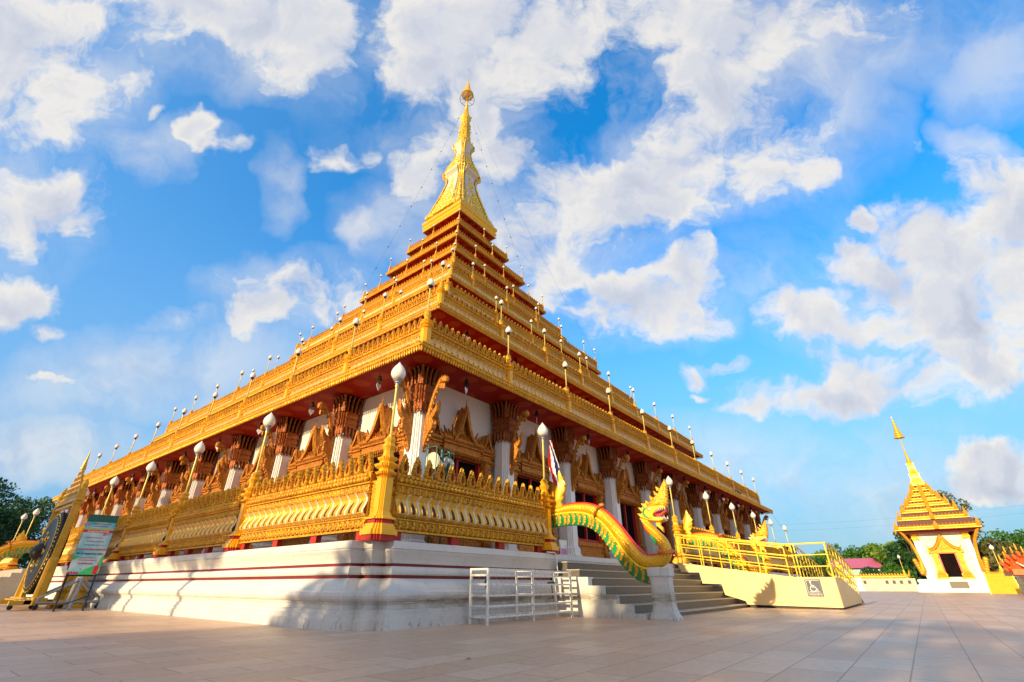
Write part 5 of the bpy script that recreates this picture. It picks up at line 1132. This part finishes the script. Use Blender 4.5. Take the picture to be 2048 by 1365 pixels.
# --- low walls, serpent rails and yellow gate near the shrine
wl = thing('low_wall', 'low cream wall set with memorial tiles, between the ramp and the shrine', 'wall', (112, 0, 0))
p = MB(); p.box(-.3, .3, 1.2, 16, -.2, 1.75); p.box(-.45, .45, 1.2, 16, 1.75, 1.95); p.box(-.45, .45, 1.2, 16, -.2, .15); obj('wall_body', p, mat('wall_cream', (.62, .55, .43), .6, 0, .1, 1), wl, False)
p = MB()
for j in range(17):
    for k in range(2): p.box(-.33, -.29, 1.6+.82*j, 2.3+.82*j, .25+.74*k, .88+.74*k)
obj('tiles', p, mat('memorial_tile', (.45, .42, .36), .4, 0, .3, 2), wl, False)
p = MB()
for y in (1.9, 3.0, 4.0, 5.0, 8.2, 10.6, 12.3): p.box(-.36, -.32, y, y+.42, 1.12, 1.62)
obj('dark_plaque', p, IRON, wl, False)
def rail_serpent(label, x, y0, y1, z, hd_z, group='gold serpents lying on the low walls'):
    t = thing('serpent_rail', label, 'serpent statue', (x, 0, 0), group=group); s_ = 1 if y1 > y0 else -1
    p = MB(); P = [(0, y0+s_*.0, z+1.3), (0, y0+s_*.25, z+.45), (0, y0+s_*1.0, z+.3)]+[(0, y, z+.3) for y in lin(y0+s_*2, y1-s_*2.2, 6)]+[(0, y1-s_*1.0, z+.5), (0, y1-s_*.2, z+1.1), (0, y1+s_*.1, z+1.9), (0, y1-s_*.3, hd_z-1.0), (0, y1-s_*.75, hd_z-.75)]
    p.tube(P, [.08, .2]+[.30]*(len(P)-5)+[.32, .28, .25], 10, upv=(1, 0, 0)); obj('body', p, GOLDY, t)
    p = MB(); n = int(abs(y1-y0)/.55)
    for k in range(1, n-2): y = y0+s_*(.8+.55*k*(abs(y1-y0)-2.6)/(abs(y1-y0))); p.plate([(y-.15, z+.55), (y+.15, z+.55), (y+.16, z+.9)], lambda a, b_, d: (d, a, b_), .15)
    obj('back_fins', p, GOLD, t)
    p = MB(); f = lambda a, b_, d: (d, y1-s_*a, b_)
    p.plate([(.1, hd_z-.7), (.0, hd_z-.3), (.2, hd_z+.0), (.10, hd_z+1.1), (.55, hd_z+.1), (.9, hd_z-.25), (1.3, hd_z-.3), (.95, hd_z-.5), (1.25, hd_z-.85), (.8, hd_z-.95)], f, .4, bev=.2); obj('head', p, GOLDS, t); return t
rail_serpent('long gold serpent on the low tiled wall left of the shrine', 112, 1.6, 12.2, 1.9, 4.4)
rail_serpent('far gold serpent head, just right of the ramp railing', 126, 4, 15.4, 1.9, 5.2)
p = thing('wall_post', 'white flared post at the left end of the low tiled wall', 'post', (111.7, 9.4, 0)); q = MB(); q.lathe([(.95, -.2), (.6, .5), (.52, 1.3), (.62, 1.9), (.62, 2.1)], 0, shape=REDENT); obj('block', q, PILL, p, False)
rw = thing('low_wall', 'low cream wall with pleated panels right of the shrine', 'wall', (0, 0, 0))
p = MB()
for (a, b_) in (((97.5, -8.6), (86, -7.9)), ((75.5, -7.6), (50, -7.0))):
    L = math.hypot(b_[0]-a[0], b_[1]-a[1]); n = int(L/.5)
    for k in range(n):
        u0, u1 = k/n, (k+.8)/n; x0, y0, x1, y1 = a[0]+(b_[0]-a[0])*u0, a[1]+(b_[1]-a[1])*u0, a[0]+(b_[0]-a[0])*u1, a[1]+(b_[1]-a[1])*u1
        p.box(x1, x0, y0, y0+.12, .35, .85); p.box(x1, x0, y0, y0+.12, .95, 1.45)
    ymin, ymax = min(a[1], b_[1]), max(a[1], b_[1])
    p.loft([[(a[0], a[1]-.4, z), (a[0], a[1]+.02, z), (b_[0], b_[1]+.02, z), (b_[0], b_[1]-.4, z)] for z in (-.2, 1.6)], 1, True, True)
    p.loft([[(a[0], a[1]-.5, z), (a[0], a[1]+.16, z), (b_[0], b_[1]+.16, z), (b_[0], b_[1]-.5, z)] for z in (1.6, 1.8)], 1, True, True)
obj('wall_body', p, [mat('pleat_cream', (.80, .62, .28), .6), mat('wall_pink', (.72, .62, .52), .6)], rw, False)
yg = thing('gate', 'flat bright yellow gate panel leaning at the low wall right of the shrine', 'gate', (80, -6.75, 0), -R(78))
p = MB(); p.plate([(-1.3, .05), (1.3, .05), (1.1, 2.1), (-1.1, 2.1)], lambda a, b_, d: (a, d+.12*b_, b_), .10); obj('panel', p, OCHRE, yg, False)
p = MB(); 
for s_ in ((-1.35, .02, -1.15, 2.2), (1.35, .02, 1.15, 2.2)): p.tube([(s_[0], .0, s_[1]), (s_[2], .25, s_[3])], .06, 5)
p.tube([(-1.2, .2, 1.75), (1.2, .2, 1.75)], .05, 5); p.tube([(-1.15, .25, 2.2), (1.15, .25, 2.2)], .06, 5); obj('frame', p, GOLDS, yg)
mn = thing('serpent_cluster', 'cluster of many orange and gold serpent heads on the wall at the right edge', 'serpent statue', (64, -7.2, 1.8))
p = MB(); q = MB(); tt = MB()
for k in range(11):
    a = R(8+164*k/10); L = 1.35 if k % 2 else 1.15; c_, s_ = math.cos(a), math.sin(a)
    P = [(0, .25*c_, .3), (-.15, .8*L*c_, .2+.6*L*s_), (-.45, 1.05*L*c_, .25+1.0*L*s_), (-.75, 1.1*L*c_, .2+1.05*L*s_), (-.95, 1.02*L*c_, .05+.98*L*s_)]
    p.tube(P, [.25, .22, .20, .17, .07], 8)
    q.plate([(0, 0), (-.30, .22), (-.16, .7), (.22, .30)], lambda a_, b_, d: (-.5+a_, 1.08*L*c_+d, .3+1.05*L*s_+b_), .12, bev=.2)
    for m_ in range(4): q.sphere((-.2-.12*m_, (.75+.12*m_)*L*c_, .35+(.55+.15*m_)*L*s_), (.10, .12, .10), 6, 4)
for k in range(3): tt.tube([(-.5, .35-.18*k, .9-.15*k), (-.9, .1-.2*k, .6-.12*k), (-1.1, -.35-.2*k, .4-.12*k)], .05, 6)
p.box(-1, 6, -.8, .9, -.1, .35)
obj('necks', p, mat('orange_lacquer', (.62, .13, .03), .5, .1, .2, 5), mn); obj('crests', q, GOLD, mn); obj('whiskers', tt, TOOTH, mn)
for (x, y, z, lab) in ((118, 2.5, 2.0, 'small lamp with white globe standing left of the shrine above the low wall'), (92, -8.2, 1.8, 'small lamp with white globe just right of the shrine')):
    t = thing('lamp_post', lab, 'lamp post', (x, y, 0)); p = MB(); p.lathe([(.55, z), (.5, z+.4), (.2, z+.9), (.12, z+1.3)], 8); obj('foot', p, GOLDS, t); globe_parts(t, z+3.3, .95, .05, z+1.3)
hs = thing('house', 'long low house with pink metal roof and pale green walls, far behind the shrine wall', 'house', (140, 9.2, 0))
p = MB(); p.box(-5, 5, -2.6, 6, 0, 4.4); obj('wall', p, mat('mint_wall', (.34, .55, .48), .7, 0, .1, .5), hs, False)
p = MB(); p.loft([[(-6, -3.4, 4.2), (-6, 7, 4.2)], [(0, -1.8, 6.3), (0, 7, 6.3)], [(6, -3.4, 4.2), (6, 7, 4.2)]], 0, closed=False)
for k in range(24): y = -1.7+.36*k; p.loft([[(-.02, y, 6.31), (-.02, y+.05, 6.31)], [(-6.0, y, 4.25), (-6.0, y+.05, 4.25)]], 0, closed=False)
obj('roof', p, mat('pink_roof', (.62, .13, .24), .5, 0, .05, 1), hs, False)
p = MB()
for y in (-1.5, 1.5, 4): p.box(-5.05, -5, y, y+1.2, 1.2, 2.8)
obj('window', p, DARK, hs, False)

# --- vegetation
def leaf_T(s):
    mb = MB(); mb.add([(-.5*s, 0, 0), (0, .25*s, .12*s), (.5*s, 0, 0), (0, -.25*s, .10*s)], [(0, 1, 2, 3)]); return mb
def crown(mb, clumps, n, size, rng, flat=1.0):
    """n leaves of ~size spread through ellipsoidal clumps, as quads with random tilt"""
    vol = np.array([c[3]**2 for c in clumps]); idx = rng.choice(len(clumps), n, p=vol/vol.sum()); C = np.array(clumps)[idx]
    d = rng.normal(size=(n, 3)); d /= np.linalg.norm(d, axis=1)[:, None]; rad = C[:, 3]*(.45+.65*rng.random(n)**.6)
    ctr = C[:, :3]+d*rad[:, None]*np.array([1, 1, flat])
    a = rng.normal(size=(n, 3)); a /= np.linalg.norm(a, axis=1)[:, None]; b = np.cross(a, rng.normal(size=(n, 3))); b /= np.linalg.norm(b, axis=1)[:, None]
    s = size*(.5+rng.random(n))[:, None]
    V = np.stack([ctr-a*s*.5, ctr+b*s*.28, ctr+a*s*.5, ctr-b*s*.28], 1).reshape(-1, 3)
    F = np.arange(4*n); mb.V.append(V); mb.L.append(F+mb.n); mb.C.append(np.full(n, 4)); mb.M.append(np.zeros(n, int)); mb.n += 4*n
def tree_mesh(h, r, n, size, seed, mat_, low=.25, nclump=26, flat=.8, gap=.0):
    rng = np.random.default_rng(seed); cl = []
    for k in range(nclump):
        u_ = rng.random(); a = rng.random()*6.283; z = h*(low+(1-low)*(.12+.8*u_)); rr = r*math.sin(math.pi*min(.95, .25+.62*u_))*rng.random()**.5
        cl.append((rr*math.cos(a), rr*math.sin(a), z, r*rng.uniform(.22, .42)))
    c = MB(); crown(c, cl, n, size, rng, flat)
    t = MB(); t.tube([(0, 0, -.2), (.1, 0, h*.25), (.0, .1, h*.5), (0, 0, h*.8)], [h*.028, h*.022, h*.015, h*.005], 8)
    for q in cl[::2]: t.tube([(0, 0, h*.3), (q[0]*.5, q[1]*.5, (h*.35+q[2])/2), q[:3]], [h*.012, h*.007, h*.002], 5)
    return c.mesh('crown', [mat_], False), t.mesh('trunk', [BARK])
TREES = {}
def tree(name, label, x, y, h, r, n, size, seed, mat_, group, key=None, **k):
    t = thing(name, label, 'tree', (x, y, 0), seed*.7, group)
    cm, tm = tree_mesh(h, r, n, size, seed, mat_, **k); obj('crown', cm, None, t); obj('trunk', tm, None, t); return t
def at(az, r): return r*math.cos(R(az)), r*math.sin(R(az))
G1 = 'trees beyond the plaza on the right'; G2 = 'dark trees at the left edge'
for i, (az_, r, h, rad, m_, lab) in enumerate((
    (10.2, 128, 5.5, 4.5, LEAFG, 'low green tree far behind the ramp, left of the palms'),
    (8.3, 150, 7.2, 5.5, LEAFG, 'green tree behind the second palm, above the ramp railing'),
    (6.6, 150, 8.0, 5.5, LEAFL, 'yellow-green tree at the left of the far tree line'),
    (5.1, 150, 9.8, 5.5, LEAFG, 'rounded bright green tree just right of the ramp railing'),
    (4.0, 155, 8.0, 5.0, LEAFD, 'dark green tree directly behind the pink roof'),
    (2.9, 152, 8.8, 5.2, LEAFD, 'dark tree behind the right end of the pink roof'),
    (2.0, 140, 9.9, 4.6, LEAFL, 'airy lime-green tree left of the shrine'),
    (1.0, 134, 8.6, 4.6, LEAFD, 'dark evergreen tree close to the left of the shrine'),
    (.1, 128, 10.8, 4.2, LEAFD, 'tallest dark tree touching the left side of the shrine'),
    (1.9, 128, 4.6, 3.2, LEAFG, 'small bushy tree in front of the pink-roofed house'),
    (-5.0, 122, 7.4, 4.2, LEAFO, 'olive-brown tree just right of the shrine'),
    (-5.9, 118, 6.6, 4.5, LEAFO, 'olive tree behind the orange serpent heads'),
    (-6.7, 135, 9.8, 6.5, LEAFG, 'bright green spreading tree at the right edge'),
    (-8.4, 130, 9.0, 5.5, LEAFG, 'green tree cut by the right edge of the photo'))):
    x, y = at(az_, r); tree('tree', lab, x, y, h, rad, 4200, .62, 11+i, m_, G1, low=.12, nclump=24)
x, y = at(-2.8, 120); tree('tree', 'tall olive tree with thin foliage rising behind the shrine roof', x, y, 17.2, 5.0, 4200, .5, 40, LEAFO, G1, low=.45, nclump=22)
for i, (x, y, h, rad, lab) in enumerate(((4.5, 84, 12.3, 5.0, 'dark tree immediately left of the gong frame top'), (-1.5, 78, 10.5, 4.5, 'dark tree at the left edge of the photo'), (11.2, 92, 11.8, 5.0, 'dark tree behind the gong frame, partly hidden'), (1.2, 70, 7.5, 3.6, 'lower dark bushy tree in front, behind the three leftmost lamps'), (8.2, 80, 8.5, 4.0, 'low dark tree between the gong frame and the podium end'))):
    tree('tree', lab, x, y, h, rad, 9000, .34, 60+i, LEAFD, G2, low=.08, nclump=34)
def palm(label, x, y, h, seed):
    rng = np.random.default_rng(seed); t = thing('palm_tree', label, 'palm tree', (x, y, 0), 0, 'palms behind the ramp'); p = MB()
    p.tube([(0, 0, 0), (.15, 0, h*.5), (0, .1, h)], [.28, .2, .17], 8); obj('trunk', p, BARK, t); q = MB()
    for k in range(22):
        a = rng.random()*6.283; up = rng.uniform(.2, 1.5); L = rng.uniform(2.8, 3.8); P = []
        for j in range(9):
            u_ = j/8; P.append(Vector((math.cos(a)*L*u_*.75*math.cos(up*.6), math.sin(a)*L*u_*.75*math.cos(up*.6), h+L*(math.sin(up)*u_-.75*u_*u_))))
        q.tube(P, [.05]*5+[.03]*3+[.01], 4)
        for j in range(1, 9):
            for s_ in (-1, 1):
                for w_ in (0, .5):
                    c = P[j]*(1-w_)+P[j-1]*w_; d = (P[j]-P[j-1]).normalized(); n_ = Vector((-math.sin(a), math.cos(a), -.35 if s_ > 0 else .35))*s_; e = c+(n_*.75+d*.45+Vector((0, 0, -.35)))*(.85*(1-.5*j/9))
                    wd = d*.06; q.add([tuple(c-wd), tuple(c+wd), tuple(e)], [(0, 1, 2)])
    obj('fronds', q, LEAFG, t, False)
palm('taller palm seen right of the far eave corner, above the ramp railing', *at(10.3, 74), 4.4, 3)
palm('second palm further right, above the end of the ramp railing', *at(7.3, 80), 3.2, 8)
x, y = at(8.9, 78); palm('small palm between the two others, behind the ramp railing', x, y, 2.2, 9)
b_ = thing('topiary', 'dark clipped round bushes beside the pink-roofed house', 'bush', (124, 8.0, 0)); p = MB(); crown(p, [(0, 0, 2.4, 1.7), (0, -2.4, 1.6, 1.2)], 2500, .35, np.random.default_rng(4)); obj('foliage', p, LEAFD, b_, False)
# tree belt beyond the left side of the plaza: it shades the foot of the podium and dapples the paving
rng = np.random.default_rng(21); tb = MB(); cl = []
for k in range(80):
    y = 4.6+7.6*rng.random() if k < 58 else -34+38*rng.random(); top = 9.1 if y < 9.4 else 7.4
    cl.append((-30+rng.uniform(-2.5, 2.5), y+.5, rng.uniform(1.5, top+4.1-1.3), rng.uniform(1.4, 2.4)))
crown(tb, cl, 20000, .7, rng)
cl = []
for k in range(20):
    y = 18.5+21*(k+.5)/20; cl.append((-30+rng.uniform(-1, 1), y+.5+rng.uniform(-.4, .4), 12.6+rng.uniform(-.25, .35), rng.uniform(1.0, 1.35)))
for k in range(9): cl.append((-30+rng.uniform(-2, 2), rng.uniform(26, 44), rng.uniform(8.2, 11.2), rng.uniform(.7, 1.1)))
crown(tb, cl, 7000, .6, rng)
for y in (21, 26, 31, 36, 2, -6, 9): tb.tube([(-30, y, 0), (-30.2, y+.2, 12)], [.22, .12], 7)
tag(obj('tree_belt', tb, LEAFD, None, False), kind='stuff')

for k, (x, y, lab) in enumerate(((.85, 6.3, 'small dark red fallen leaf on the paving at the left'), (1.9, 6.9, 'small brown fallen leaf right of the dark red one'), (5.6, 5.2, 'tiny brown fallen leaf on the paving below the corner lamp post'))):
    p = MB(); p.loft([[(-.05, 0, .004), (-.02, .02, .012), (.03, .018, .02), (.06, 0, .012)], [(-.05, 0, .004), (-.02, -.02, .02), (.03, -.02, .014), (.06, 0, .012)]], 0, closed=False)
    o = obj('fallen_leaf', p, mat('dead_leaf%d' % (k > 0), (.16, .035, .02) if k == 0 else (.14, .08, .04), .8), None, False, loc=(x, y, 0), rz=k*1.3); tag(o, lab, 'leaf', 'fallen leaves on the paving')
# --- guy wires, power lines, pigeons
def cable(name, label, cat, pts, rad, beads=0, group=None, sag=0):
    t = thing(name, label, cat, tuple(pts[0]), 0, group); a, b_ = Vector(pts[0]), Vector(pts[1]); p = MB()
    P = [a.lerp(b_, u_)-Vector((0, 0, sag*4*u_*(1-u_)))-a for u_ in lin(0, 1, 13)]; p.tube([tuple(q) for q in P], rad, 4); obj('wire', p, IRON, t)
    if beads:
        p = MB()
        for k in range(1, beads): u_ = k/beads; q = a.lerp(b_, u_)-a-Vector((0, 0, sag*4*u_*(1-u_))); p.sphere(tuple(q), .09, 6, 4)
        obj('bulbs', p, IRON, t)
top = (CX-.2, CY+.2, 71.6)
cable('guy_wire', 'thin wire with small bulbs down the left side of the spire', 'cable', (top, (CX-8.1, CY+8.1, 33.4)), .009, 10, 'wires from the spire top', .8)
cable('guy_wire', 'thin wire with small bulbs down the right side of the spire', 'cable', (top, (CX+6.3, CY-6.3, 37.4)), .009, 10, 'wires from the spire top', .8)
cable('guy_wire', 'outermost bare thin wire right of the spire, running down past the upper tiers', 'cable', (top, (CX+12.6, CY-12.6, 25.5)), .008, 0, 'wires from the spire top', 1.2)
cable('guy_wire', 'short wire from the far right eave tip down to the podium lamps', 'cable', ((59.7, 11.0, 7.9), (61.5, 10.2, 6.0)), .012, 0, None, .3)
for k, z in enumerate((17.0, 15.4)): cable('power_line', ['upper', 'lower'][k]+' of two faint power lines crossing the sky left of the shrine', 'power line', ((160, 42, z), (160, -40, z+1.5)), .009, 0, 'power lines', 1.6)
def pigeon():
    t = thing('pigeon', 'dark pigeon', 'bird'); p = MB(); p.tube([(-.20, 0, .05), (-.12, 0, .09), (-.02, 0, .11), (.06, 0, .14), (.10, 0, .20), (.12, 0, .24), (.15, 0, .25)], [.015, .045, .07, .065, .035, .035, .012], 8); p.tube([(.15, 0, .25), (.19, 0, .24)], [.012, .002], 5); p.tube([(0, .03, .06), (0, .03, 0)], .008, 4); p.tube([(0, -.03, .06), (0, -.03, 0)], .008, 4); obj('body', p, IRON, t); return t
pg = pigeon(); pg['group'] = 'pigeons on the eave'; PGY = CY-24.5-.55
for k, (x, lab) in enumerate(((47.6, 'leftmost of three dark pigeons on the right eave ledge'), (48.3, 'middle one of three dark pigeons on the right eave ledge'), (49.0, 'rightmost of three dark pigeons on the right eave ledge'))):
    if k == 0: pg.location = (x, PGY, 8.50); pg['label'] = lab
    else: dup(pg, (x, PGY, 8.50), .6*k, lab)
